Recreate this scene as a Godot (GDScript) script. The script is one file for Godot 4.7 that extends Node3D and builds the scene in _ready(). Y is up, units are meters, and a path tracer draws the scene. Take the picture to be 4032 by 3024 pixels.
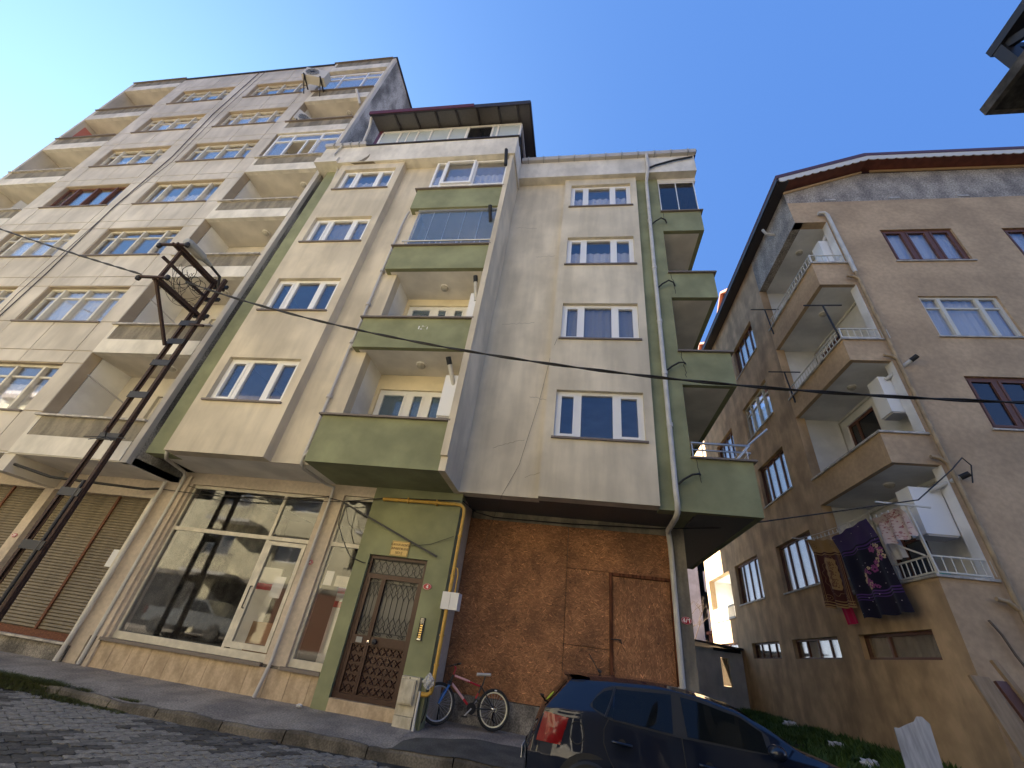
extends Node3D
# A street of apartment blocks seen from the far side of the roadway, camera tilted up.

const EXPOSURE := 7.2
var M := {}
var rng := RandomNumberGenerator.new()
var names := {}

# ---------------------------------------------------------------- shape collector
class Shape:
	var v := PackedVector3Array()
	var n := PackedVector3Array()
	var uv := PackedVector2Array()
	var c := PackedColorArray()
	var col := Color.WHITE
	var colored := false
	var xf := Transform3D.IDENTITY
	func tri(a: Vector3, b: Vector3, d: Vector3, na: Vector3, nb: Vector3, nd: Vector3, ua := Vector2.ZERO, ub := Vector2.ZERO, ud := Vector2.ZERO) -> void:
		v.append(xf * a); v.append(xf * d); v.append(xf * b)
		n.append((xf.basis * na).normalized()); n.append((xf.basis * nd).normalized()); n.append((xf.basis * nb).normalized())
		uv.append(ua); uv.append(ud); uv.append(ub)
		if colored:
			for k in 3: c.append(col)
	func quad(a: Vector3, b: Vector3, d: Vector3, e: Vector3) -> void:
		var nn := (b - a).cross(d - a)
		if nn.length_squared() < 1e-14: nn = (d - a).cross(e - a)
		nn = nn.normalized()
		tri(a, b, d, nn, nn, nn, Vector2(0, 1), Vector2(1, 1), Vector2(1, 0))
		tri(a, d, e, nn, nn, nn, Vector2(0, 1), Vector2(1, 0), Vector2(0, 0))
	func flat(a: Vector3, b: Vector3, d: Vector3) -> void:
		var nn := (b - a).cross(d - a).normalized()
		tri(a, b, d, nn, nn, nn)
	func box(x0: float, x1: float, y0: float, y1: float, z0: float, z1: float) -> Shape:
		quad(Vector3(x0, y0, z1), Vector3(x1, y0, z1), Vector3(x1, y1, z1), Vector3(x0, y1, z1))
		quad(Vector3(x1, y0, z0), Vector3(x0, y0, z0), Vector3(x0, y1, z0), Vector3(x1, y1, z0))
		quad(Vector3(x1, y0, z1), Vector3(x1, y0, z0), Vector3(x1, y1, z0), Vector3(x1, y1, z1))
		quad(Vector3(x0, y0, z0), Vector3(x0, y0, z1), Vector3(x0, y1, z1), Vector3(x0, y1, z0))
		quad(Vector3(x0, y1, z1), Vector3(x1, y1, z1), Vector3(x1, y1, z0), Vector3(x0, y1, z0))
		quad(Vector3(x0, y0, z0), Vector3(x1, y0, z0), Vector3(x1, y0, z1), Vector3(x0, y0, z1))
		return self
	func bar(p: Vector3, q: Vector3, w: float, h: float, up := Vector3.UP) -> Shape:
		var f := (q - p).normalized()
		var r := f.cross(up)
		if r.length() < 0.01: r = f.cross(Vector3.RIGHT)
		r = r.normalized()
		var u := r.cross(f)
		var a: Array[Vector3] = []
		for s in [[-1, -1], [1, -1], [1, 1], [-1, 1]]:
			a.append(r * (w * 0.5 * s[0]) + u * (h * 0.5 * s[1]))
		for k in 4:
			var k2 := (k + 1) % 4
			quad(p + a[k], q + a[k], q + a[k2], p + a[k2])
			var qn := (q + a[k] - p - a[k]).cross(q + a[k2] - p - a[k])
			if qn.dot(a[k] + a[k2]) < 0.0: flip_last(6)
		quad(p + a[0], p + a[1], p + a[2], p + a[3]); orient_last(6, -f)
		quad(q + a[0], q + a[1], q + a[2], q + a[3]); orient_last(6, f)
		return self
	func flip_last(k: int) -> void:
		var s := v.size() - k
		for t in range(s, v.size(), 3):
			var tmp := v[t + 1]; v[t + 1] = v[t + 2]; v[t + 2] = tmp
			var tu := uv[t + 1]; uv[t + 1] = uv[t + 2]; uv[t + 2] = tu
			for j in 3: n[t + j] = -n[t + j]
	func orient_last(k: int, d: Vector3) -> void:
		if n[v.size() - k].dot((xf.basis * d)) < 0.0: flip_last(k)
	func tube(pts: Array, r: float, sides := 8, r1 := -1.0, closed := false) -> Shape:
		var rings: Array = []
		var nr: Array = []
		var cnt := pts.size()
		var prev := Vector3.ZERO
		for i in cnt:
			var p: Vector3 = pts[i]
			var t: Vector3
			if closed: t = (pts[(i + 1) % cnt] as Vector3) - (pts[(i - 1 + cnt) % cnt] as Vector3)
			else: t = (pts[mini(i + 1, cnt - 1)] as Vector3) - (pts[maxi(i - 1, 0)] as Vector3)
			t = t.normalized()
			var u := prev - t * prev.dot(t)
			if u.length() < 0.05:
				u = Vector3.UP if absf(t.y) < 0.9 else Vector3.RIGHT
				u = u - t * u.dot(t)
			u = u.normalized(); prev = u
			var w := t.cross(u)
			var rad := r if r1 < 0.0 else lerpf(r, r1, float(i) / maxf(1.0, cnt - 1.0))
			var ring: Array = []
			var nn: Array = []
			for k in sides:
				var a := TAU * k / sides
				var d := u * cos(a) + w * sin(a)
				ring.append(p + d * rad); nn.append(d)
			rings.append(ring); nr.append(nn)
		for i in (cnt if closed else cnt - 1):
			var j := (i + 1) % cnt
			for k in sides:
				var k2 := (k + 1) % sides
				tri(rings[i][k], rings[j][k2], rings[j][k], nr[i][k], nr[j][k2], nr[j][k])
				tri(rings[i][k], rings[i][k2], rings[j][k2], nr[i][k], nr[i][k2], nr[j][k2])
		if not closed:
			var t0 := ((pts[0] as Vector3) - (pts[1] as Vector3)).normalized()
			var t1 := ((pts[cnt - 1] as Vector3) - (pts[cnt - 2] as Vector3)).normalized()
			for k in sides:
				var k2 := (k + 1) % sides
				tri(pts[0], rings[0][k2], rings[0][k], t0, t0, t0)
				tri(pts[cnt - 1], rings[cnt - 1][k], rings[cnt - 1][k2], t1, t1, t1)
		return self
	func lathe(o: Vector3, axis: Vector3, prof: Array, sides := 20) -> Shape:   # prof: [along, radius]
		axis = axis.normalized()
		var u := (Vector3.UP if absf(axis.y) < 0.9 else Vector3.RIGHT)
		u = (u - axis * u.dot(axis)).normalized()
		var w := axis.cross(u)
		for i in prof.size() - 1:
			var a: Array = prof[i]
			var b: Array = prof[i + 1]
			var sl: Vector2 = Vector2(b[0] - a[0], b[1] - a[1])
			for k in sides:
				var d0 := u * cos(TAU * k / sides) + w * sin(TAU * k / sides)
				var d1 := u * cos(TAU * (k + 1) / sides) + w * sin(TAU * (k + 1) / sides)
				var n0 := (d0 * sl.x - axis * sl.y).normalized()
				var n1 := (d1 * sl.x - axis * sl.y).normalized()
				var p: Vector3 = o + axis * a[0] + d0 * a[1]
				var q: Vector3 = o + axis * a[0] + d1 * a[1]
				var s: Vector3 = o + axis * b[0] + d1 * b[1]
				var t: Vector3 = o + axis * b[0] + d0 * b[1]
				if a[1] > 1e-5: tri(p, q, s, n0, n1, n1)
				if b[1] > 1e-5: tri(p, s, t, n0, n1, n0)
		return self
	func prism(poly: PackedVector2Array, z0: float, z1: float) -> Shape:   # poly ccw in xy
		if Geometry2D.is_polygon_clockwise(poly): poly.reverse()
		var ix := Geometry2D.triangulate_polygon(poly)
		for t in range(0, ix.size(), 3):
			var a := poly[ix[t]]; var b := poly[ix[t + 1]]; var d := poly[ix[t + 2]]
			if (b - a).cross(d - a) < 0.0:
				var tmp := b; b = d; d = tmp
			tri(Vector3(a.x, a.y, z1), Vector3(b.x, b.y, z1), Vector3(d.x, d.y, z1), Vector3(0, 0, 1), Vector3(0, 0, 1), Vector3(0, 0, 1))
			tri(Vector3(a.x, a.y, z0), Vector3(d.x, d.y, z0), Vector3(b.x, b.y, z0), Vector3(0, 0, -1), Vector3(0, 0, -1), Vector3(0, 0, -1))
		for k in poly.size():
			var a := poly[k]; var b := poly[(k + 1) % poly.size()]
			quad(Vector3(a.x, a.y, z1), Vector3(a.x, a.y, z0), Vector3(b.x, b.y, z0), Vector3(b.x, b.y, z1))
			orient_last(6, Vector3(b.y - a.y, a.x - b.x, 0))
		return self
	func grid(f: Callable, nu: int, nv: int, flip := false) -> Shape:   # f(u, v) -> point, u and v from 0 to 1
		var p: Array = []
		for i in nu + 1:
			var row: Array = []
			for j in nv + 1: row.append(f.call(float(i) / nu, float(j) / nv))
			p.append(row)
		var nn: Array = []
		for i in nu + 1:
			var row: Array = []
			for j in nv + 1:
				var du: Vector3 = p[mini(i + 1, nu)][j] - p[maxi(i - 1, 0)][j]
				var dv: Vector3 = p[i][mini(j + 1, nv)] - p[i][maxi(j - 1, 0)]
				row.append((du.cross(dv) * (-1.0 if flip else 1.0)).normalized())
			nn.append(row)
		for i in nu:
			for j in nv:
				var ua := Vector2(float(i) / nu, 1.0 - float(j) / nv); var ub := Vector2(float(i + 1) / nu, 1.0 - float(j) / nv)
				var uc := Vector2(float(i + 1) / nu, 1.0 - float(j + 1) / nv); var ud := Vector2(float(i) / nu, 1.0 - float(j + 1) / nv)
				if flip:
					tri(p[i][j], p[i + 1][j + 1], p[i + 1][j], nn[i][j], nn[i + 1][j + 1], nn[i + 1][j], ua, uc, ub)
					tri(p[i][j], p[i][j + 1], p[i + 1][j + 1], nn[i][j], nn[i][j + 1], nn[i + 1][j + 1], ua, ud, uc)
				else:
					tri(p[i][j], p[i + 1][j], p[i + 1][j + 1], nn[i][j], nn[i + 1][j], nn[i + 1][j + 1], ua, ub, uc)
					tri(p[i][j], p[i + 1][j + 1], p[i][j + 1], nn[i][j], nn[i + 1][j + 1], nn[i][j + 1], ua, uc, ud)
		return self
	func wall(u0: float, u1: float, v0: float, v1: float, w: float, th: float, holes: Array) -> Shape:
		# a wall facing +z with rectangular openings [u0, u1, v0, v1] and its reveals
		var us: Array = [u0, u1]; var vs: Array = [v0, v1]
		for h in holes:
			for k in [0, 1]:
				if h[k] > u0 and h[k] < u1 and not us.has(h[k]): us.append(h[k])
			for k in [2, 3]:
				if h[k] > v0 and h[k] < v1 and not vs.has(h[k]): vs.append(h[k])
		us.sort(); vs.sort()
		for j in vs.size() - 1:
			var i := 0
			while i < us.size() - 1:
				if open_at((us[i] + us[i + 1]) * 0.5, (vs[j] + vs[j + 1]) * 0.5, holes):
					i += 1
					continue
				var e := i
				while e + 1 < us.size() - 1 and not open_at((us[e + 1] + us[e + 2]) * 0.5, (vs[j] + vs[j + 1]) * 0.5, holes): e += 1
				var a: float = us[i]; var b: float = us[e + 1]; var y0: float = vs[j]; var y1: float = vs[j + 1]
				quad(Vector3(a, y0, w), Vector3(b, y0, w), Vector3(b, y1, w), Vector3(a, y1, w))
				quad(Vector3(b, y0, w - th), Vector3(a, y0, w - th), Vector3(a, y1, w - th), Vector3(b, y1, w - th))
				i = e + 1
		for h in holes:
			reveal(h[0], h[1], h[2], h[3], w, w - th, -1.0)
		reveal(u0, u1, v0, v1, w, w - th, 1.0)
		return self
	func open_at(u: float, vv: float, holes: Array) -> bool:
		for h in holes:
			if u > h[0] and u < h[1] and vv > h[2] and vv < h[3]: return true
		return false
	func reveal(u0: float, u1: float, v0: float, v1: float, wa: float, wb: float, s: float) -> void:
		quad(Vector3(u0, v0, wb), Vector3(u0, v0, wa), Vector3(u0, v1, wa), Vector3(u0, v1, wb)); orient_last(6, Vector3(-s, 0, 0))
		quad(Vector3(u1, v0, wb), Vector3(u1, v0, wa), Vector3(u1, v1, wa), Vector3(u1, v1, wb)); orient_last(6, Vector3(s, 0, 0))
		quad(Vector3(u0, v0, wb), Vector3(u0, v0, wa), Vector3(u1, v0, wa), Vector3(u1, v0, wb)); orient_last(6, Vector3(0, -s, 0))
		quad(Vector3(u0, v1, wb), Vector3(u0, v1, wa), Vector3(u1, v1, wa), Vector3(u1, v1, wb)); orient_last(6, Vector3(0, s, 0))
	func mesh() -> ArrayMesh:
		var a := []
		a.resize(Mesh.ARRAY_MAX)
		a[Mesh.ARRAY_VERTEX] = v; a[Mesh.ARRAY_NORMAL] = n; a[Mesh.ARRAY_TEX_UV] = uv
		if colored: a[Mesh.ARRAY_COLOR] = c
		var m := ArrayMesh.new()
		m.add_surface_from_arrays(Mesh.PRIMITIVE_TRIANGLES, a)
		return m

func S(xf := Transform3D.IDENTITY) -> Shape:
	var s := Shape.new(); s.xf = xf
	return s
func bx(x0: float, x1: float, y0: float, y1: float, z0: float, z1: float) -> Shape:
	return Shape.new().box(x0, x1, y0, y1, z0, z1)

func numbered(called: String) -> String:
	var k: int = names.get(called, 0)
	names[called] = k + 1
	return called if k == 0 else "%s_%03d" % [called, k]
func part(called: String, s: Shape, m: Material, parent: Node) -> MeshInstance3D:
	var o := MeshInstance3D.new()
	o.name = called
	o.mesh = s.mesh(); o.material_override = m
	parent.add_child(o, true)
	return o
func thing(called: String, label: String, category: String, group := "") -> Node3D:
	var o := Node3D.new()
	o.name = numbered(called); add_child(o)
	tag(o, label, category, group)
	return o
func tag(o: Node, label: String, category: String, group := "") -> void:
	o.set_meta("label", label); o.set_meta("category", category)
	if group != "": o.set_meta("group", group)
func one(called: String, s: Shape, m: Material, label: String, category: String, group := "") -> MeshInstance3D:
	var o := part(numbered(called), s, m, self)
	tag(o, label, category, group)
	return o
func struct(called: String, s: Shape, m: Material) -> MeshInstance3D:
	var o := part(called, s, m, self)
	o.set_meta("kind", "structure")
	return o

# ---------------------------------------------------------------- materials
func lin(r: float, g: float, b: float) -> Color:
	return Color(minf(1.0, r * 1.03), g, b * 0.94).linear_to_srgb()
var tex_cache := {}
func ntex(seed_: int, freq: float, oct: int, lo: float, hi: float, p0 := 0.25, p1 := 0.75, size := 512, tint := Color.WHITE) -> NoiseTexture2D:
	var key := "%d %f %d %f %f %f %f %d %s" % [seed_, freq, oct, lo, hi, p0, p1, size, tint]
	if tex_cache.has(key): return tex_cache[key]
	var f := FastNoiseLite.new()
	f.noise_type = FastNoiseLite.TYPE_SIMPLEX_SMOOTH; f.seed = seed_; f.frequency = freq; f.fractal_octaves = oct; f.fractal_gain = 0.55
	var g := Gradient.new()
	g.offsets = PackedFloat32Array([0.0, p0, p1, 1.0])
	var l0 := Color(tint.r * lo, tint.g * lo, tint.b * lo)
	g.colors = PackedColorArray([l0, l0, Color(hi, hi, hi), Color(hi, hi, hi)])
	var t := NoiseTexture2D.new()
	t.width = size; t.height = size; t.seamless = true; t.noise = f; t.color_ramp = g
	tex_cache[key] = t
	return t
func mat(called: String, c: Color, rough := 0.85, metal := 0.0, spec := 0.5) -> StandardMaterial3D:
	var m := StandardMaterial3D.new()
	m.resource_name = called; m.albedo_color = c; m.roughness = rough; m.metallic = metal; m.metallic_specular = spec
	M[called] = m
	return m
func grain(m: StandardMaterial3D, big: Texture2D, big_scale: Vector3, fine: Texture2D = null, fine_scale := 1.0, bump: Texture2D = null, bump_cm := 0.3) -> StandardMaterial3D:
	m.albedo_texture = big
	m.uv1_triplanar = true; m.uv1_world_triplanar = true; m.uv1_scale = big_scale
	if fine:
		m.detail_enabled = true; m.detail_albedo = fine; m.detail_blend_mode = BaseMaterial3D.BLEND_MODE_MUL
		m.detail_uv_layer = BaseMaterial3D.DETAIL_UV_2
		m.uv2_triplanar = true; m.uv2_world_triplanar = true; m.uv2_scale = Vector3.ONE * fine_scale
	if bump:
		m.heightmap_enabled = true; m.heightmap_texture = bump; m.heightmap_scale = bump_cm
	return m

func materials() -> void:
	var cloud := ntex(1, 0.008, 5, 0.90, 1.0, 0.25, 0.75)
	var cloud2 := ntex(2, 0.009, 6, 0.80, 1.0, 0.2, 0.65, 512, Color(0.98, 0.98, 1.0))
	var streak := ntex(3, 0.012, 5, 0.86, 1.0, 0.2, 0.7, 512, Color(0.99, 0.98, 0.96))
	var fine := ntex(4, 0.03, 4, 0.93, 1.0, 0.2, 0.8)
	var rough := ntex(5, 0.05, 5, 0.72, 1.0, 0.2, 0.8)
	var patch := ntex(6, 0.006, 5, 0.62, 1.0, 0.25, 0.7)
	var drip := ntex(9, 0.010, 5, 0.935, 1.0, 0.2, 0.65)
	var W := Vector3(0.16, 0.16, 0.16)
	var D := 0.11
	var V := Vector3(0.5, 0.07, 0.5)
	grain(mat("cream_plaster", lin(0.69, 0.62, 0.49), 0.9), drip, Vector3(0.4, 0.06, 0.4), cloud, D)
	grain(mat("pale_plaster", lin(0.75, 0.68, 0.54), 0.9), drip, Vector3(0.35, 0.05, 0.35), cloud, D)
	grain(mat("green_plaster", lin(0.285, 0.305, 0.175), 0.9), cloud, Vector3(0.2, 0.2, 0.2), drip, 0.2)
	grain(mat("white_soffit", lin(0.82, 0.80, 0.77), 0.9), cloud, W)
	grain(mat("balcony_yellow", lin(0.80, 0.71, 0.52), 0.9), cloud, W)
	grain(mat("balcony_white", lin(0.82, 0.83, 0.84), 0.85), cloud, W)
	grain(mat("band_white", lin(0.78, 0.75, 0.68), 0.9), drip, Vector3(0.4, 0.2, 0.4), cloud, D)
	grain(mat("panel_beige", lin(0.665, 0.625, 0.56), 0.9), drip, Vector3(0.3, 0.07, 0.3), cloud, 0.09)
	grain(mat("joint_beige", lin(0.44, 0.37, 0.28), 0.95), cloud, W)
	grain(mat("parapet_grey", lin(0.30, 0.27, 0.21), 0.95), cloud2, Vector3(0.45, 0.12, 0.45), fine, 0.8)
	grain(mat("rough_concrete", lin(0.60, 0.58, 0.54), 0.95), patch, Vector3(0.25, 0.12, 0.25), rough, 0.6)
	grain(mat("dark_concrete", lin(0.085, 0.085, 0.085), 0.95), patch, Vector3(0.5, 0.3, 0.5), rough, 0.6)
	grain(mat("recess_beige", lin(0.68, 0.64, 0.575), 0.9), cloud, W)
	grain(mat("ochre_plaster", lin(0.58, 0.42, 0.265), 0.92), cloud, Vector3(0.14, 0.14, 0.14), fine, 0.4)
	grain(mat("ochre_side", lin(0.60, 0.43, 0.265), 0.92), ntex(7, 0.009, 5, 0.85, 1.0, 0.2, 0.65), Vector3(0.22, 0.09, 0.22), cloud, 0.31)
	grain(mat("bare_render", lin(0.54, 0.49, 0.43), 0.95), cloud2, Vector3(0.22, 0.16, 0.22), rough, 0.5)
	grain(mat("shop_plaster", lin(0.66, 0.57, 0.47), 0.9), cloud, W, fine, 0.6)
	grain(mat("tan_stone", lin(0.57, 0.45, 0.32), 0.75), streak, Vector3(0.6, 0.25, 0.6), fine, 1.1)
	grain(mat("base_concrete", lin(0.40, 0.37, 0.33), 0.95), patch, Vector3(0.5, 0.5, 0.5), rough, 0.9)
	grain(mat("sidewalk_concrete", lin(0.42, 0.38, 0.335), 0.93), cloud2, Vector3(0.2, 0.2, 0.2), rough, 0.9, ntex(5, 0.05, 5, 0.55, 1.0, 0.2, 0.8), 0.25)
	grain(mat("asphalt_patch", lin(0.13, 0.125, 0.11), 0.95), cloud2, Vector3(0.4, 0.4, 0.4), rough, 1.4)
	grain(mat("kerb_concrete", lin(0.23, 0.205, 0.17), 0.95), patch, Vector3(0.4, 0.4, 0.4), rough, 1.0)
	grain(mat("soil", lin(0.06, 0.052, 0.04), 0.97), patch, Vector3(0.3, 0.3, 0.3), rough, 1.0)
	grain(mat("street_bed", lin(0.07, 0.068, 0.062), 0.97), patch, Vector3(0.3, 0.3, 0.3), rough, 1.2)
	var pv := grain(mat("paver_light", lin(0.34, 0.325, 0.295), 0.9), cloud2, Vector3(1.6, 1.6, 1.6), rough, 1.7)
	pv.heightmap_enabled = true; pv.heightmap_texture = rough; pv.heightmap_scale = 0.2
	grain(mat("paver_mid", lin(0.20, 0.19, 0.175), 0.9), cloud2, Vector3(1.6, 1.6, 1.6), rough, 1.7)
	grain(mat("paver_dark", lin(0.105, 0.10, 0.092), 0.92), cloud2, Vector3(1.6, 1.6, 1.6), rough, 1.7)
	grain(mat("shutter_metal", lin(0.20, 0.165, 0.11), 0.6, 0.0), streak, Vector3(0.5, 0.12, 0.5))
	grain(mat("rust", lin(0.20, 0.075, 0.035), 0.8), rough, Vector3(0.7, 0.7, 0.7))
	grain(mat("pole_rust", lin(0.075, 0.042, 0.032), 0.75, 0.2), rough, Vector3(0.9, 0.5, 0.9))
	grain(mat("damp_concrete", lin(0.20, 0.175, 0.145), 0.7), cloud2, Vector3(0.3, 0.3, 0.3), rough, 0.9)
	mat("dark_steel", lin(0.035, 0.035, 0.04), 0.55, 0.4)
	mat("pvc_white", lin(0.80, 0.81, 0.82), 0.35)
	grain(mat("pvc_old", lin(0.70, 0.66, 0.56), 0.5), cloud, Vector3(0.7, 0.7, 0.7))
	mat("paint_cream", lin(0.62, 0.60, 0.53), 0.5)
	mat("wood_brown", lin(0.13, 0.052, 0.03), 0.5)
	mat("alu_grey", lin(0.55, 0.56, 0.58), 0.3, 0.7)
	grain(mat("sill_stone", lin(0.20, 0.17, 0.15), 0.7), fine, Vector3(0.8, 0.8, 0.8))
	grain(mat("sill_light", lin(0.52, 0.49, 0.44), 0.6), cloud2, Vector3(0.8, 0.8, 0.8))
	mat("pipe_grey", lin(0.46, 0.45, 0.45), 0.5)
	grain(mat("pipe_white", lin(0.62, 0.61, 0.58), 0.5), cloud, Vector3(0.8, 0.4, 0.8))
	grain(mat("pipe_ochre", lin(0.45, 0.33, 0.19), 0.7), cloud2, Vector3(0.8, 0.4, 0.8))
	mat("rubber_black", lin(0.018, 0.018, 0.018), 0.7)
	mat("cable_black", lin(0.02, 0.019, 0.02), 0.6)
	grain(mat("gas_yellow", lin(0.60, 0.36, 0.06), 0.5), cloud, Vector3(1.0, 0.6, 1.0))
	mat("boiler_white", lin(0.80, 0.81, 0.82), 0.35)
	mat("box_white", lin(0.72, 0.72, 0.71), 0.5)
	grain(mat("meter_cream", lin(0.58, 0.54, 0.44), 0.6), streak, Vector3(1.0, 0.5, 1.0))
	grain(mat("door_brown", lin(0.062, 0.032, 0.024), 0.38, 0.25), fine, Vector3(1, 1, 1))
	mat("iron_black", lin(0.02, 0.018, 0.017), 0.5, 0.3)
	mat("frosted_glass", lin(0.17, 0.165, 0.15), 0.25)
	mat("brass", lin(0.75, 0.55, 0.25), 0.25, 1.0)
	mat("chrome", lin(0.85, 0.85, 0.87), 0.08, 1.0)
	mat("red_enamel", lin(0.42, 0.015, 0.03), 0.3)
	mat("white_paint", lin(0.8, 0.8, 0.8), 0.5)
	mat("sign_gold", lin(0.66, 0.47, 0.16), 0.5)
	mat("sign_ink", lin(0.11, 0.045, 0.01), 0.6)
	grain(mat("roof_maroon", lin(0.10, 0.02, 0.03), 0.5), fine, Vector3(0.6, 0.6, 0.6))
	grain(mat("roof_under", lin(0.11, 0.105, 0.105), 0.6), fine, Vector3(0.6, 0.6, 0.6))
	grain(mat("stain_grey", lin(0.22, 0.19, 0.15), 0.95), rough, Vector3(2, 2, 2))
	grain(mat("weathered_dark", lin(0.13, 0.125, 0.125), 0.95), patch, Vector3(0.5, 0.3, 0.5), rough, 0.6)
	mat("faded_red", lin(0.55, 0.20, 0.17), 0.9)
	mat("cable_grey", lin(0.10, 0.09, 0.09), 0.7)
	mat("black_trim", lin(0.03, 0.025, 0.028), 0.5)
	grain(mat("soffit_redwood", lin(0.20, 0.06, 0.035), 0.7), streak, Vector3(0.4, 0.4, 0.4))
	mat("roof_purple", lin(0.10, 0.04, 0.055), 0.5)
	mat("fascia_white", lin(0.66, 0.65, 0.62), 0.6)
	mat("dormer_pink", lin(0.62, 0.42, 0.28), 0.8)
	grain(mat("yellow_plaster", lin(0.82, 0.77, 0.56), 0.9), cloud, W)
	grain(mat("far_white", lin(0.72, 0.72, 0.72), 0.9), cloud, W)
	grain(mat("far_blue", lin(0.55, 0.58, 0.72), 0.9), cloud, W)
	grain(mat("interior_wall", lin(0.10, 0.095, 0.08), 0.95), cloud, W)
	grain(mat("slab_inside", lin(0.55, 0.53, 0.5), 0.95), cloud, W)
	mat("card_brown", lin(0.34, 0.20, 0.10), 0.9)
	mat("wood_pale", lin(0.58, 0.40, 0.22), 0.8)
	grain(mat("wood_dirty", lin(0.40, 0.27, 0.15), 0.85), streak, Vector3(1.2, 0.2, 1.2))
	grain(mat("lamp_glass", lin(0.45, 0.43, 0.38), 0.3), fine, Vector3(2, 2, 2))
	mat("lamp_grey", lin(0.30, 0.31, 0.30), 0.5)
	mat("hot_pink", lin(0.55, 0.01, 0.10), 0.9)
	mat("teal_plastic", lin(0.03, 0.3, 0.26), 0.5)
	mat("bark", lin(0.13, 0.10, 0.08), 0.95)
	grain(mat("foam_white", lin(0.50, 0.50, 0.52), 0.9), ntex(8, 0.02, 4, 0.8, 1.0), Vector3(1.5, 0.12, 1.5))
	mat("litter", lin(0.75, 0.76, 0.78), 0.6)
	var cur := mat("curtain_white", lin(0.60, 0.60, 0.62), 0.95)
	cur.backlight_enabled = true; cur.backlight = Color(0.25, 0.25, 0.26)
	mat("curtain_grey", lin(0.26, 0.26, 0.28), 0.95)
	# glass: panes that show the room, and tinted ones
	for g in [["glass", 0.04, Color(0.02, 0.022, 0.025)], ["glass_dark", 0.7, Color(0.012, 0.014, 0.018)], ["glass_tint", 0.34, Color(0.16, 0.24, 0.34)], ["shop_glass", 0.12, Color(0.02, 0.02, 0.018)], ["glass_pale", 0.8, Color(0.62, 0.72, 0.80)], ["car_glass", 0.88, Color(0.008, 0.010, 0.011)]]:
		var m := mat(g[0], Color(lin(g[2].r, g[2].g, g[2].b), g[1]), 0.03, 0.0, 0.35 if g[0] == "car_glass" else 0.7)
		m.transparency = BaseMaterial3D.TRANSPARENCY_ALPHA
		m.cull_mode = BaseMaterial3D.CULL_DISABLED
	var bag := mat("bag_film", Color(lin(0.7, 0.7, 0.72), 0.35), 0.2, 0.0, 0.6)
	bag.transparency = BaseMaterial3D.TRANSPARENCY_ALPHA
	var cp := mat("car_paint", lin(0.006, 0.010, 0.024), 0.45, 0.0, 0.2)
	cp.clearcoat_enabled = true; cp.clearcoat = 1.0; cp.clearcoat_roughness = 0.03
	var tl := mat("tail_red", lin(0.20, 0.003, 0.005), 0.2, 0.0, 0.4)
	tl.clearcoat_enabled = true; tl.clearcoat = 0.5; tl.clearcoat_roughness = 0.05
	mat("plastic_black", lin(0.015, 0.015, 0.016), 0.45)
	mat("bike_black", lin(0.02, 0.02, 0.022), 0.3)
	mat("bike_red", lin(0.42, 0.02, 0.03), 0.3)
	mat("bike_pink", lin(0.70, 0.42, 0.45), 0.35)
	mat("bike_blue", lin(0.03, 0.16, 0.55), 0.3)
	mat("rim_cream", lin(0.86, 0.82, 0.62), 0.35)
	mat("saddle_grey", lin(0.55, 0.55, 0.56), 0.5)
	mat("sticker_lime", lin(0.42, 0.50, 0.03), 0.6)
	for k in 3: mat("leaf_%d" % k, lin([0.05, 0.075, 0.04][k], [0.095, 0.125, 0.07][k], [0.018, 0.028, 0.02][k]), 0.8)
	osb()

func osb() -> void:
	# strand board: thousands of overlapping flakes drawn into one repeating sheet
	for vert in [false, true]:
		var im := Image.create(768, 768, false, Image.FORMAT_RGB8)
		im.fill(lin(0.29, 0.125, 0.055))
		var r := RandomNumberGenerator.new(); r.seed = 77 if vert else 33
		for k in 7000:
			var L := r.randf_range(12, 42); var w := r.randf_range(2.5, 7.0)
			var a := r.randfn(PI / 2 if vert else 0.0, 0.62)
			var t := r.randf()
			var b := 0.64 + 0.75 * pow(t, 2.0)
			if r.randf() < 0.06: b *= 1.7
			if r.randf() < 0.10: b *= 0.55
			var c := lin(0.40 * b, 0.19 * b, 0.085 * b)
			var x := r.randf() * 768; var y := r.randf() * 768
			var dx := cos(a); var dy := sin(a)
			var steps := int(L)
			for s in steps:
				var ww := w * (0.5 + 0.5 * minf(1.0, 6.0 * minf(s / L, 1.0 - s / L)))
				im.fill_rect(Rect2i(posmod(int(x + dx * s), 764), posmod(int(y + dy * s), 764), maxi(1, int(ww * (0.4 + 0.6 * absf(dy))) ), maxi(1, int(ww * (0.4 + 0.6 * absf(dx))))), c)
		im.generate_mipmaps()
		var m := mat("osb_vertical" if vert else "osb", Color.WHITE, 0.8)
		m.albedo_texture = ImageTexture.create_from_image(im)
		m.uv1_triplanar = true; m.uv1_world_triplanar = true; m.uv1_scale = Vector3.ONE * 0.50
		m.detail_enabled = true; m.detail_albedo = ntex(6, 0.006, 5, 0.80, 1.0, 0.25, 0.7); m.detail_blend_mode = BaseMaterial3D.BLEND_MODE_MUL
		m.detail_uv_layer = BaseMaterial3D.DETAIL_UV_2
		m.uv2_triplanar = true; m.uv2_world_triplanar = true; m.uv2_scale = Vector3.ONE * 0.3
	var fr := grain(mat("osb_frame", lin(0.16, 0.06, 0.03), 0.7), ntex(3, 0.012, 5, 0.66, 1.0, 0.2, 0.6, 512, Color(0.98, 0.97, 0.95)), Vector3(1.5, 0.2, 1.5))
	fr.metallic_specular = 0.3

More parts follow.
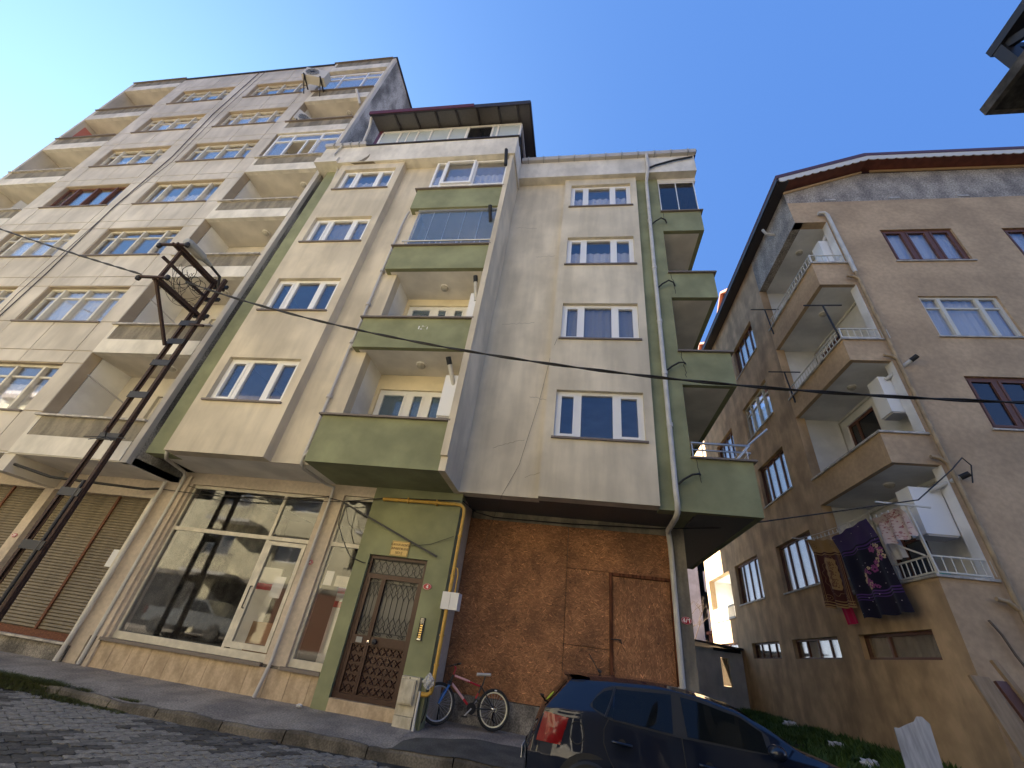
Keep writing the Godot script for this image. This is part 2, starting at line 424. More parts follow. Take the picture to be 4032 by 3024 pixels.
# ---------------------------------------------------------------- windows
# a window in a wall facing local +z: frame at depth w, lights given as fractions; panes, sill and curtain are its pieces
func win(parent: Node, xf: Transform3D, u0: float, u1: float, v0: float, v1: float, w: float, o: Dictionary) -> MeshInstance3D:
	var fm: Material = M[o.get("mat", "pvc_white")]
	var fw: float = o.get("fw", 0.06)
	var mw: float = o.get("mw", 0.07)
	var cuts: Array = o.get("cuts", [])
	var s := S(xf)
	var d := 0.07
	s.box(u0, u0 + fw, v0, v1, w - d, w); s.box(u1 - fw, u1, v0, v1, w - d, w)
	s.box(u0 + fw, u1 - fw, v0, v0 + fw, w - d, w - 0.002); s.box(u0 + fw, u1 - fw, v1 - fw, v1, w - d, w - 0.002)
	var xs: Array = [u0 + fw]
	for c in cuts:
		var x: float = lerpf(u0, u1, c)
		s.box(x - mw * 0.5, x + mw * 0.5, v0 + fw, v1 - fw, w - d, w + o.get("proud", 0.0) - 0.004)
		xs.append(x - mw * 0.5); xs.append(x + mw * 0.5)
	xs.append(u1 - fw)
	var ys: Array = [v0 + fw]
	var tr: float = o.get("transom", 0.0)
	var tm := 0.055
	if tr > 0.0:
		var y := lerpf(v0, v1, tr)
		for k in range(0, xs.size(), 2): s.box(xs[k], xs[k + 1], y - tm * 0.5, y + tm * 0.5, w - d, w - 0.006)
		ys.append(y - tm * 0.5); ys.append(y + tm * 0.5)
	ys.append(v1 - fw)
	var sash: Array = o.get("sash", [])
	for k in sash:
		var a: float = xs[k * 2]; var b: float = xs[k * 2 + 1]
		var sw := 0.055
		var q0: float = ys[0]; var q1: float = ys[1]
		s.box(a, a + sw, q0, q1, w - d + 0.01, w + 0.012); s.box(b - sw, b, q0, q1, w - d + 0.01, w + 0.012)
		s.box(a + sw, b - sw, q0, q0 + sw, w - d + 0.01, w + 0.012); s.box(a + sw, b - sw, q1 - sw, q1, w - d + 0.01, w + 0.012)
	var f := part("window", s, fm, parent)
	var openk: int = o.get("open", -1)
	for k in range(0, xs.size(), 2):
		for j in range(0, ys.size(), 2):
			if openk * 2 == k and j == 0: continue
			var g := S(xf)
			# panes sit a hair out of true, as real ones do
			var t0 := rng.randf_range(-0.004, 0.004); var t1 := rng.randf_range(-0.004, 0.004)
			g.quad(Vector3(xs[k], ys[j], w - 0.030 + t0), Vector3(xs[k + 1], ys[j], w - 0.030 - t0), Vector3(xs[k + 1], ys[j + 1], w - 0.030 + t1), Vector3(xs[k], ys[j + 1], w - 0.030 - t1))
			for q in [0.039, 0.053, 0.057]:   # double glazing: two sheets with two faces each
				g.quad(Vector3(xs[k], ys[j], w - q), Vector3(xs[k + 1], ys[j], w - q + t1 * 0.5), Vector3(xs[k + 1], ys[j + 1], w - q), Vector3(xs[k], ys[j + 1], w - q + t0 * 0.5))
			part("pane", g, M[o.get("glass", "glass")], f)
	if o.has("sill"):
		var so: float = o.get("sill_out", 0.05)
		var wf: float = o.get("wall", w + 0.12)
		part("sill", S(xf).box(u0 - 0.05, u1 + 0.05, v0 - 0.045, v0 - 0.001, w - 0.03, wf + so), M[o["sill"]], f)
	var cu: String = o.get("curtain", "")
	if cu != "":
		var low := v0 + 0.01; var hi := v1 - 0.01
		if cu == "half": hi = v0 + (v1 - v0) * 0.62
		var n := maxi(6, int((u1 - u0) * 14))
		var ph := rng.randf() * 6.0
		var c := S(xf)
		c.grid(func(a, b): return Vector3(lerpf(u0 + 0.01, u1 - 0.01, a), lerpf(low, hi, b), w - 0.16 + 0.022 * sin(a * n * 2.1 + ph + 0.6 * sin(a * 9.0))), n * 3, 1)
		part("curtain", c, M["curtain_grey" if cu == "grey" else "curtain_white"], f)
	return f

func ceiling_lamp(p: Vector3, label: String) -> void:
	var t := thing("ceiling_lamp", label, "lamp", "round ceiling lamps of the balconies")
	part("lamp_base", S().lathe(p, Vector3.DOWN, [[0.0, 0.0], [0.0, 0.13], [0.03, 0.13], [0.035, 0.12]], 18), M["white_paint"], t)
	part("lamp_glass", S().lathe(p, Vector3.DOWN, [[0.03, 0.115], [0.07, 0.105], [0.10, 0.07], [0.115, 0.0]], 18), M["lamp_glass"], t)
func boiler(x0: float, x1: float, y0: float, y1: float, z0: float, z1: float, flue0: Vector3, flue1: Vector3, label: String, dark_end := true) -> void:
	var t := thing("boiler_cabinet", label, "boiler", "white boiler cabinets on the balconies")
	part("casing", bx(x0, x1, y0, y1, z0, z1), M["boiler_white"], t)
	part("base_tray", bx(x0 + 0.03, x1 - 0.03, y0 - 0.04, y0 - 0.001, z0 + 0.03, z1 - 0.02), M["pipe_grey"], t)
	var f := part("flue", S().tube([flue0, flue1], 0.05, 12), M["pipe_white"], t)
	if dark_end:
		var d := (flue1 - flue0).normalized()
		part("flue_cap", S().tube([flue1 - d * 0.02, flue1 + d * 0.16], 0.06, 12), M["rubber_black"], f)
func ac_unit(o: Vector3, turn: float, label: String) -> void:
	var t := thing("air_conditioner", label, "air conditioner", "outdoor air conditioner units")
	var xf := Transform3D(Basis(Vector3.UP, turn).scaled(Vector3.ONE * 1.25), o)
	var s := S(xf)
	s.box(-0.42, 0.42, 0, 0.58, -0.15, 0.15)
	part("casing", s, M["paint_cream"], t)
	part("fan_ring", S(xf).lathe(Vector3(-0.1, 0.29, 0.15), Vector3(0, 0, 1), [[0.0, 0.24], [0.02, 0.24], [0.02, 0.2], [0.004, 0.19], [0.004, 0.0]], 22), M["lamp_grey"], t)
	var g := S(xf)
	for k in 6: g.bar(Vector3(-0.1, 0.29, 0.176) + Vector3(cos(k * PI / 6), sin(k * PI / 6), 0) * 0.23, Vector3(-0.1, 0.29, 0.176) - Vector3(cos(k * PI / 6), sin(k * PI / 6), 0) * 0.23, 0.008, 0.008, Vector3(0, 0, 1))
	part("fan_grille", g, M["dark_steel"], t)
	for x in [-0.3, 0.3]:
		var b := S(xf)
		b.bar(Vector3(x, -0.02, -0.35), Vector3(x, -0.02, 0.2), 0.04, 0.04)
		b.bar(Vector3(x, -0.02, 0.15), Vector3(x, -0.42, -0.33), 0.03, 0.03)
		part("bracket", b, M["dark_steel"], t)

func sag(a: Vector3, b: Vector3, drop: float, n := 24) -> Array:
	var r: Array = []
	for k in n + 1:
		var t := float(k) / n
		r.append(a.lerp(b, t) - Vector3(0, drop * 4.0 * t * (1.0 - t), 0))
	return r

# ---------------------------------------------------------------- building B: cream and green apartment block in the middle
const GS := 4.11
func green_building() -> void:
	var b := thing("green_cream_apartment_building", "five storey cream apartment block with sage green balconies and boarded ground floor", "building")
	var I := Transform3D.IDENTITY
	# right bay
	var ry := [5.49, 8.34, 11.18, 14.03]
	var holes := []
	for y in ry: holes.append([-0.545, 1.455, y, y + 1.25])
	part("bay_wall", S().wall(-0.77, 1.65, GS, 15.64, -8.35, 0.3, holes), M["pale_plaster"], b)
	var curt := ["", "grey", "half", "half"]
	for k in 4:
		win(b, I, -0.545, 1.455, ry[k], ry[k] + 1.25, -8.45, {"cuts": [0.265, 0.69], "mw": 0.13, "fw": 0.075, "sash": [0, 2], "sill": "sill_stone", "wall": -8.35, "curtain": curt[k]})
	part("middle_wall", bx(-2.5, -0.77, GS, 15.63, -8.78, -8.5), M["pale_plaster"], b)
	part("green_wall", bx(1.65, 2.38, GS - 0.03, 15.63, -8.75, -8.47), M["green_plaster"], b)
	part("side_wall", bx(2.14, 2.38, GS + 0.001, 16.4, -23.2, -8.751), M["green_plaster"], b)
	# right balconies
	var rc := [5.25, 8.09, 10.92, 13.78]
	var rb := [GS - 0.03, 7.09, 9.94, 12.80]
	for k in 4:
		var bal := part("side_balcony_parapet", S().box(2.381, 3.58, rb[k], rc[k] - 0.04, -8.59, -8.468).box(3.46, 3.58, rb[k], rc[k] - 0.04, -14.0, -8.591), M["green_plaster"], b)
		part("coping", S().box(2.36, 3.65, rc[k] - 0.04, rc[k], -8.65, -8.40).box(3.40, 3.65, rc[k] - 0.04, rc[k], -14.0, -8.651), M["sill_stone"], bal)
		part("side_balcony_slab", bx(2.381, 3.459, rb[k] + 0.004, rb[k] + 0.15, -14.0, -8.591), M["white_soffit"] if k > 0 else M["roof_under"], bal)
	# white rails above the lowest side balcony
	var rl := S()
	for y in [5.42, 5.58]: rl.tube([Vector3(2.40, y, -8.47), Vector3(3.56, y, -8.47), Vector3(3.56, y, -13.9)], 0.02 if y < 5.5 else 0.028, 8)
	for x in [2.42, 2.62, 3.2, 3.5]: rl.tube([Vector3(x, 5.25, -8.47), Vector3(x, 5.58, -8.47)], 0.012, 6)
	rl.tube([Vector3(3.56, 5.58, -8.47), Vector3(3.3, 5.27, -8.47)], 0.02, 6)
	rl.tube([Vector3(3.5, 5.55, -8.5), Vector3(3.98, 5.98, -8.42)], 0.022, 6)
	part("balcony_rail", rl, M["alu_grey"], b)
	# glazed top side balcony
	var g0 := S().box(2.40, 3.56, 13.79, 13.83, -8.53, -8.49).box(2.40, 3.56, 15.40, 15.44, -8.53, -8.49)
	for x in [2.40, 2.95, 3.53]: g0.box(x, x + 0.025, 13.83, 15.40, -8.53, -8.488)
	g0.box(3.52, 3.555, 13.83, 15.40, -14.0, -13.96)
	var gw := part("balcony_glazing", g0, M["pvc_white"], b)
	for q in [[2.425, 2.95], [2.975, 3.53]]:
		part("pane", S().box(q[0], q[1], 13.83, 15.40, -8.515, -8.505), M["glass_dark"], gw)
	part("pane", bx(3.545, 3.553, 13.83, 15.40, -13.9, -8.54), M["glass_dark"], gw)
	part("cornice", bx(2.385, 3.62, 15.44, 15.63, -14.0, -8.47), M["white_soffit"], b)
	# right eave with gutter
	var ev := part("eave_band", bx(-2.46, 3.62, 15.63, 16.62, -14.2, -8.2), M["band_white"], b)
	var gt := S()
	gt.prism(PackedVector2Array([Vector2(0, 0), Vector2(0.12, 0), Vector2(0.15, 0.14), Vector2(0.0, 0.16)]), 0, 1)
	var gutter := S(Transform3D(Basis(Vector3(0, 0, 1), Vector3(0, 1, 0), Vector3(-6.1, 0, 0)), Vector3(3.68, 16.58, -8.2)))
	gutter.prism(PackedVector2Array([Vector2(0, 0), Vector2(0.12, 0), Vector2(0.15, 0.14), Vector2(0.0, 0.16)]), 0.0, 1.0)
	var gu := part("gutter", gutter, M["pipe_grey"], ev)
	for k in 11: part("gutter_clip", bx(-2.2 + k * 0.56, -2.17 + k * 0.56, 16.56, 16.75, -8.2, -8.03), M["lamp_grey"], ev)
	# downpipe of the right part
	var dp := part("downpipe", S().tube([Vector3(2.03, 16.6, -8.1), Vector3(2.03, 15.75, -8.12), Vector3(2.0, 15.35, -8.38), Vector3(1.99, 12.0, -8.40), Vector3(1.98, 4.45, -8.40), Vector3(1.99, 4.22, -8.41), Vector3(2.0, 4.06, -8.5), Vector3(2.0, 4.0, -8.7), Vector3(2.02, 3.98, -9.6), Vector3(2.05, 3.9, -9.7), Vector3(2.07, 3.7, -9.72), Vector3(2.08, 0.16, -9.72)], 0.055, 12), M["pipe_white"], b)
	for y in [13.2, 11.0, 8.95, 7.3, 5.9]: part("pipe_collar", S().lathe(Vector3(1.99, y, -8.4), Vector3.UP, [[0, 0.05], [0, 0.068], [0.1, 0.068], [0.1, 0.05]], 12), M["pipe_white"], dp)
	for y in [4.6, 7.42, 10.25, 13.05]:
		var up: bool = y > 10.0
		part("drain_hose", S().tube([Vector3(2.04, y, -8.4), Vector3(2.15, y + 0.1, -8.36), Vector3(2.32, y + 0.2, -8.32), Vector3(2.45, y + (0.16 if up else 0.24), -8.36), Vector3(2.5, y + (0.1 if up else 0.26), -8.44)], 0.022, 8), M["rubber_black"], dp)
	part("drain_hose", S().tube([Vector3(2.05, 15.75, -8.12), Vector3(2.3, 15.95, -8.14), Vector3(2.9, 16.2, -8.14), Vector3(3.55, 16.38, -8.14)], 0.035, 8), M["rubber_black"], dp)
	# left bay
	var ly := [5.42, 8.235, 11.06, 13.84]
	holes = []
	for y in ly: holes.append([-8.61, -6.65, y, y + 1.22])
	part("bay_wall", S().wall(-8.86, -6.42, GS, 15.39, -7.27, 0.28, holes), M["cream_plaster"], b)
	for k in 4:
		win(b, I, -8.61, -6.65, ly[k], ly[k] + 1.22, -7.38, {"cuts": [0.29, 0.69], "mw": 0.12, "fw": 0.075, "sash": [0, 2], "sill": "sill_stone", "wall": -7.27, "curtain": ["", "", "grey", "half"][k]})
	part("recessed_wall", bx(-6.42, -5.22, GS + 0.001, 15.39, -7.8, -7.53), M["cream_plaster"], b)
	part("green_strip", bx(-9.55, -8.86, GS - 0.01, 15.39, -7.8, -7.5), M["green_plaster"], b)
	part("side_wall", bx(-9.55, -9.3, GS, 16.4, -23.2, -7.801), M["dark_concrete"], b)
	part("back_wall", bx(-9.55, 2.38, 0, 16.4, -23.45, -23.201), M["cream_plaster"], b)
	# front balconies
	var cy := [5.205, 8.03, 10.82, 13.66]
	var by := [GS - 0.004, 7.08, 9.85, 12.64]
	for k in 4:
		var p := part("balcony_parapet", S().box(-5.5, -2.64, by[k], cy[k] - 0.035, -7.42, -7.3).box(-5.5, -5.38, by[k], cy[k] - 0.035, -7.529, -7.421), M["green_plaster"], b)
		part("coping", bx(-5.57, -2.60, cy[k] - 0.035, cy[k] + 0.005, -7.48, -7.23), M["sill_stone"], p)
		part("balcony_slab", bx(-5.5, -2.641, by[k] + 0.003, by[k] + 0.16, -8.75 if k == 0 else -8.5, -7.421), M["green_plaster"] if k == 0 else M["white_soffit"], p)
	part("pier", bx(-2.64, -2.5, GS + 0.3, 15.39, -7.30, -7.235), M["cream_plaster"], b)
	part("pier_wall", bx(-2.66, -2.5, GS, 15.63, -8.78, -7.301), M["pale_plaster"], b)
	part("recess_wall", bx(-5.38, -5.22, GS + 0.2, 15.39, -8.76, -7.801), M["balcony_white"], b)
	holes = []
	var fy := [4.3, 7.27, 10.04, 12.83]
	for k in 4: holes.append([-5.12, -3.3, fy[k] + 0.02, fy[k] + 2.34])
	part("recess_back_wall", S().wall(-5.22, -2.66, GS + 0.2, 15.39, -8.5, 0.25, holes), M["balcony_yellow"], b)
	for k in 4:
		win(b, I, -5.12, -3.3, fy[k] + 0.02, fy[k] + 2.34, -8.56, {"cuts": [0.45, 0.72], "mw": 0.16, "fw": 0.09, "sash": [0, 1, 2], "curtain": ["half", "grey", "", ""][k], "glass": "glass_tint"})
	# glazing of the third and fourth front balconies
	var fr := S().box(-5.22, -2.65, 12.55, 12.64, -7.45, -7.36).box(-5.22, -2.65, 10.825, 10.86, -7.43, -7.39)
	var xs := [-5.2, -4.69, -4.18, -3.67, -3.16, -2.66]
	for x in xs: fr.box(x - 0.008, x + 0.008, 10.86, 12.55, -7.425, -7.395)
	var gl := part("frameless_glazing", fr, M["alu_grey"], b)
	for k in 5: part("pane", bx(xs[k] + 0.01, xs[k + 1] - 0.01, 10.87, 12.54, -7.415, -7.405), M["glass_tint"], gl)
	var rr := S().tube([Vector3(-5.3, 11.0, -7.28), Vector3(-2.66, 11.0, -7.28)], 0.028, 8)
	for x in [-5.2, -4.45, -4.25, -3.65, -3.5, -2.95]: rr.tube([Vector3(x, 10.82, -7.3), Vector3(x, 11.0, -7.28)], 0.012, 6)
	part("balcony_rail", rr, M["alu_grey"], b)
	var tw := win(b, I, -5.2, -2.66, 13.67, 15.36, -7.36, {"cuts": [0.14, 0.56], "mw": 0.1, "fw": 0.07, "transom": 0.17, "sash": [], "curtain": "half"})
	tw.name = "balcony_glazing"
	part("opened_sash", S().box(-4.82, -3.78, 13.99, 14.07, -7.36, -7.30).box(-4.82, -3.78, 15.26, 15.34, -7.36, -7.30).box(-4.82, -4.74, 14.07, 15.26, -7.36, -7.30).box(-3.86, -3.78, 14.07, 15.26, -7.36, -7.30), M["pvc_white"], tw)
	# left eave, penthouse and its roof
	var e2 := part("eave_band", bx(-9.84, -2.45, 15.39, 16.45, -9.0, -7.17), M["band_white"], b)
	part("coping", bx(-8.25, -2.4, 16.45, 16.50, -7.5, -7.12), M["black_trim"], e2)
	part("corner_notch", bx(-9.90, -9.0, 15.385, 15.7, -7.6, -7.10), M["band_white"], e2)
	var g2 := S(Transform3D(Basis(Vector3(0, 0, 1), Vector3(0, 1, 0), Vector3(-1.65, 0, 0)), Vector3(-8.2, 16.43, -7.2)))
	g2.prism(PackedVector2Array([Vector2(0, 0), Vector2(0.12, 0), Vector2(0.15, 0.14), Vector2(0.0, 0.16)]), 0.0, 1.0)
	part("gutter", g2, M["pipe_grey"], e2)
	for k in 4: part("gutter_clip", bx(-9.5 + k * 0.34, -9.46 + k * 0.34, 16.42, 16.62, -7.2, -7.03), M["lamp_grey"], e2)
	var stn := part("stain", S().prism(PackedVector2Array([Vector2(-8.2, 15.40), Vector2(-7.95, 15.40), Vector2(-7.88, 15.5), Vector2(-7.84, 15.68), Vector2(-7.86, 15.9), Vector2(-7.93, 15.7), Vector2(-8.0, 15.62), Vector2(-8.08, 15.50)]), -7.17, -7.167), M["stain_grey"], e2)
	part("stain", S().prism(PackedVector2Array([Vector2(-8.5, -7.2), Vector2(-7.6, -7.19), Vector2(-7.5, -7.3), Vector2(-7.9, -7.36), Vector2(-8.3, -7.3)]), 0.0, 0.003), M["stain_grey"], e2).transform = Transform3D(Basis(Vector3(1, 0, 0), Vector3(0, 0, 1), Vector3(0, -1, 0)), Vector3(0, 15.388, 0))
	part("roof_slab", bx(-9.3, 2.14, 16.1, 16.4, -23.2, -9.0), M["slab_inside"], b)
	var ph := S().box(-8.0, -2.5, 16.5, 16.56, -7.42, -7.34).box(-8.0, -2.5, 17.76, 17.84, -7.42, -7.34)
	var px := [-8.0, -7.22, -6.5, -5.95, -5.2, -4.5, -3.55, -3.35, -2.5]
	for x in px: ph.box(x - 0.035, x + 0.035, 16.56, 17.76, -7.42, -7.338)
	for x in [-6.9, -4.55]: ph.box(x - 0.02, x + 0.02, 16.56, 17.76, -7.41, -7.345)
	for z in [-9.3, -11.3]: ph.box(-2.54, -2.46, 16.56, 17.76, z - 0.04, z + 0.04)
	ph.box(-2.54, -2.46, 16.5, 16.58, -11.3, -7.43).box(-2.54, -2.46, 17.70, 17.78, -11.3, -7.43)
	var pg := part("penthouse_glazing", ph, M["pvc_white"], b)
	for k in px.size() - 1:
		part("pane", bx(px[k] + 0.035, px[k + 1] - 0.035, 16.56, 17.76, -7.39, -7.37), M["glass_dark" if k == 5 else "glass_pale"], pg)
	for q in [[-9.26, -7.43], [-11.26, -9.34]]: part("pane", bx(-2.505, -2.495, 16.58, 17.70, q[0], q[1]), M["glass"], pg)
	var cu := S().grid(func(a, bb): return Vector3(lerpf(-7.9, -4.6, a), lerpf(16.55, 17.74, bb), -7.55 + 0.02 * sin(a * 90.0)), 120, 1)
	part("curtain", cu, M["curtain_white"], pg)
	part("penthouse_wall", S().box(-8.2, -8.03, 16.46, 18.1, -12.0, -7.35).box(-8.2, -2.45, 16.46, 18.6, -12.2, -12.0), M["roof_maroon"], b)
	var rx := Transform3D(Basis.IDENTITY.rotated(Vector3.RIGHT, deg_to_rad(12.0)), Vector3(0, 17.80, -6.72))
	var rf := part("penthouse_roof", S(rx).box(-8.25, -2.16, 0.0, 0.1, -6.0, 0.0), M["roof_under"], b)
	part("fascia", S(rx).box(-8.3, -2.12, -0.03, 0.13, 0.001, 0.05).box(-2.159, -2.10, -0.04, 0.13, -6.0, 0.0), M["black_trim"], rf)
	part("fascia", S(rx).box(-8.32, -4.2, 0.0, 0.15, 0.051, 0.075), M["roof_maroon"], rf)
	for x in [-7.3, -6.5, -5.7, -4.9, -4.1, -3.3, -2.6]: part("purlin", S(rx).box(x - 0.03, x + 0.03, -0.06, -0.001, -1.0, -0.02), M["black_trim"], rf)
	var hip := S()
	hip.flat(Vector3(-2.3, 16.72, -8.1), Vector3(3.72, 16.72, -8.1), Vector3(-2.3, 18.8, -12.5))
	hip.quad(Vector3(3.72, 16.72, -8.1), Vector3(3.72, 16.72, -23.8), Vector3(-2.3, 18.8, -22.0), Vector3(-2.3, 18.8, -12.5))
	hip.quad(Vector3(3.72, 16.70, -23.8), Vector3(3.72, 16.70, -8.1), Vector3(-9.5, 16.70, -8.1), Vector3(-9.5, 16.70, -23.8))
	part("hip_roof", hip, M["roof_purple"], b)
	part("attic_wall", bx(-9.5, -2.31, 16.41, 18.8, -23.4, -12.21), M["roof_maroon"], b)
	# hairline cracks in the render
	for q in [[-1.9, 5.2, 0.7, 0.25], [-1.2, 6.6, 0.5, -0.1], [-2.2, 8.9, 0.9, 0.1], [-1.5, 11.7, 0.6, 0.05], [-1.1, 4.55, 0.8, 0.3], [-2.3, 13.2, 0.7, -0.08]]:
		var pts := []
		for k in 14: pts.append(Vector3(q[0] + q[2] * k / 13.0, q[1] + q[3] * k / 13.0 + rng.randf_range(-0.025, 0.025), -8.5))
		part("crack", S().tube(pts, 0.004, 4), M["parapet_grey"], b)
	for q in [[2.46, 5.2, 0.5], [2.44, 8.05, 0.75], [2.45, 10.88, 0.8], [2.43, 13.74, 0.6]]:
		var pts := []
		for k in 12: pts.append(Vector3(q[0] + 0.06 * k / 11.0 + rng.randf_range(-0.02, 0.02), q[1] - q[2] * k / 11.0, -8.468))
		part("crack", S().tube(pts, 0.007, 4), M["dark_concrete"], b)
	part("penthouse_downpipe", S().tube([Vector3(-8.3, 17.85, -6.8), Vector3(-8.35, 17.5, -7.0), Vector3(-8.35, 16.6, -7.1)], 0.05, 10), M["pipe_white"], b)
	# downpipes of the left part
	part("downpipe", S().tube([Vector3(-9.15, 16.45, -7.1), Vector3(-9.3, 15.9, -7.12), Vector3(-9.05, 15.3, -7.4), Vector3(-8.93, 14.0, -7.42), Vector3(-8.93, 4.3, -7.42), Vector3(-8.95, 4.1, -7.46), Vector3(-9.05, 4.03, -7.6), Vector3(-9.35, 4.03, -8.45), Vector3(-9.42, 3.95, -8.6), Vector3(-9.42, 3.6, -8.62), Vector3(-9.42, 0.15, -8.62)], 0.036, 10), M["pipe_white"], b)
	var d2 := part("downpipe", S().tube([Vector3(-5.55, 12.62, -7.4), Vector3(-5.62, 12.45, -7.44), Vector3(-5.66, 12.0, -7.46), Vector3(-5.66, 4.3, -7.46), Vector3(-5.67, 4.12, -7.48), Vector3(-5.67, 4.05, -7.6), Vector3(-5.60, 4.03, -8.45), Vector3(-5.45, 4.0, -8.58), Vector3(-5.46, 3.8, -8.62), Vector3(-5.46, 0.7, -8.62), Vector3(-5.5, 0.14, -8.55)], 0.034, 10), M["pipe_grey"], b)
	for y in [7.3, 9.9, 5.7, 8.6]: part("pipe_collar", S().lathe(Vector3(-5.66, y, -7.46), Vector3.UP, [[0, 0.04], [0, 0.06], [0.08, 0.06], [0.08, 0.04]], 10), M["pipe_grey"], d2)
	for y in [7.22, 4.35]: part("pipe_branch", S().tube([Vector3(-5.66, y - 0.1, -7.46), Vector3(-5.56, y, -7.42), Vector3(-5.48, y + 0.03, -7.4)], 0.04, 8), M["pipe_grey"], d2)
	# floors inside and overhang soffits
	part("overhang_soffit", bx(-9.55, -5.501, GS, GS + 0.2, -9.0, -7.56), M["white_soffit"], b)
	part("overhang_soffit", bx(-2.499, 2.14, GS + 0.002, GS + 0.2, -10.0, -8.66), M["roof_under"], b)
	for y in [GS, 7.05, 9.82, 12.6, 15.3]: part("floor_slab", bx(-9.29, 2.12, y + 0.21, y + 0.33, -23.1, -8.80), M["slab_inside"], b)
	for y in [7.05, 9.82, 12.6]: part("floor_slab", bx(-9.29, -5.40, y + 0.21, y + 0.33, -8.799, -7.82), M["slab_inside"], b)
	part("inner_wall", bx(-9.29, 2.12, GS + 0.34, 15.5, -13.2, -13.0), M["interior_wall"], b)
	ground_floor(b)

func ground_floor(b: Node) -> void:
	# shop front wall with pillars
	var shop := [-9.18, -5.66, 0.62, 3.83]
	var nar := [-5.2, -4.46, 0.62, 3.88]
	part("shop_wall", S().wall(-9.6, -4.44, 0.62, GS - 0.001, -8.7, 0.3, [shop, nar]), M["shop_plaster"], b)
	var base := part("shop_base", bx(-9.6, -4.46, -0.2, 0.62, -9.0, -8.72), M["base_concrete"], b)
	var x := -9.34
	while x < -4.6:
		var w := minf(0.43, -4.47 - x)
		part("stone_panel", bx(x, x + w - 0.007, 0.05, 0.57, -8.72, -8.69 + rng.randf_range(-0.004, 0.004)), M["tan_stone"], base)
		x += 0.43
	part("stone_ledge", bx(-9.3, -5.68, 0.575, 0.63, -8.72, -8.63), M["sill_stone"], base)
	part("stone_ledge", bx(-5.26, -4.46, 0.575, 0.63, -8.72, -8.63), M["sill_stone"], base)
	part("corner_trim", bx(-9.36, -9.26, 0.0, 4.0, -8.70, -8.64), M["shop_plaster"], b)
	var I := Transform3D.IDENTITY
	# shop window: old aluminium frame
	var s := S()
	var fz := -8.78
	s.box(-9.18, -5.66, 0.63, 0.76, fz - 0.06, fz).box(-9.18, -5.66, 3.76, 3.83, fz - 0.06, fz)
	s.box(-9.18, -9.13, 0.76, 3.76, fz - 0.06, fz).box(-5.71, -5.66, 0.76, 3.76, fz - 0.06, fz)
	s.box(-6.71, -6.64, 0.76, 3.76, fz - 0.06, fz + 0.003).box(-9.13, -5.71, 2.78, 2.86, fz - 0.06, fz + 0.001)
	var f := part("shop_window", s, M["pvc_old"], b)
	for q in [[-9.13, -6.71, 0.76, 2.78], [-9.13, -6.71, 2.86, 3.76], [-6.64, -5.71, 2.86, 3.76]]:
		part("pane", bx(q[0], q[1], q[2], q[3], fz - 0.036, fz - 0.03), M["shop_glass"], f)
	var dr := S().box(-6.63, -6.53, 0.78, 2.76, fz - 0.05, fz + 0.012).box(-5.80, -5.72, 0.78, 2.76, fz - 0.05, fz + 0.012).box(-6.53, -5.80, 0.78, 0.88, fz - 0.05, fz + 0.012).box(-6.53, -5.80, 2.68, 2.76, fz - 0.05, fz + 0.012)
	var door := part("shop_door", dr, M["pvc_old"], b)
	part("pane", bx(-6.53, -5.80, 0.88, 2.68, fz - 0.036, fz - 0.03), M["shop_glass"], door)
	part("handle", S().tube([Vector3(-6.58, 1.45, fz + 0.01), Vector3(-6.58, 1.45, fz + 0.06), Vector3(-6.58, 1.85, fz + 0.06), Vector3(-6.58, 1.85, fz + 0.01)], 0.012, 8), M["dark_steel"], door)
	var s2 := S().box(-5.2, -4.46, 0.63, 0.76, fz - 0.06, fz).box(-5.2, -4.46, 3.8, 3.88, fz - 0.06, fz).box(-5.2, -5.15, 0.76, 3.8, fz - 0.06, fz).box(-4.51, -4.46, 0.76, 3.8, fz - 0.06, fz).box(-5.15, -4.51, 2.80, 2.88, fz - 0.06, fz)
	var f2 := part("narrow_window", s2, M["pvc_old"], b)
	for q in [[0.76, 2.80], [2.88, 3.8]]: part("pane", bx(-5.15, -4.51, q[0], q[1], fz - 0.036, fz - 0.03), M["shop_glass"], f2)
	# shop room
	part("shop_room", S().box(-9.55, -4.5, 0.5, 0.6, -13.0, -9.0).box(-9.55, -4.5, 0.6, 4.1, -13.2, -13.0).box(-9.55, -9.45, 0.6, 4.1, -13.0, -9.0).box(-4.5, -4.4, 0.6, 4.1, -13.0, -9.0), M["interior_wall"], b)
	# green entrance wall
	var dh := [-4.15, -2.9, 0.31, 2.70]
	part("entrance_wall", S().wall(-4.44, -2.43, -0.2, GS - 0.005, -8.62, 0.32, [dh]), M["green_plaster"], b)
	part("entrance_side_wall", bx(-2.52, -2.465, -0.2, GS - 0.003, -9.85, -8.70), M["shop_plaster"], b)
	part("corner_edge", bx(-2.47, -2.425, -0.2, GS - 0.003, -8.699, -8.615), M["green_plaster"], b)
	part("door_step", bx(-4.13, -2.88, 0.0, 0.315, -8.9, -8.60), M["tan_stone"], b)
	entrance_door(b)
	# boarded front in the recess
	var z := -9.8
	part("board_wall", bx(-2.42, 2.1, GS - 0.19, GS, -10.1, z), M["parapet_grey"], b)
	part("recess_base", S().box(-2.42, 2.1, -0.2, 0.56, -10.1, z + 0.03), M["base_concrete"], b)
	part("board_panel", bx(-2.46, -0.14, 0.57, 3.915, z - 0.03, z), M["osb"], b)
	part("board_panel", bx(-0.13, 0.765, 1.63, 3.035, z - 0.03, z + 0.002), M["osb"], b)
	part("board_panel", bx(-0.13, 0.765, 0.57, 1.62, z - 0.03, z + 0.001), M["osb"], b)
	part("board_panel", bx(-0.13, 2.07, 3.045, 3.915, z - 0.03, z + 0.001), M["osb"], b)
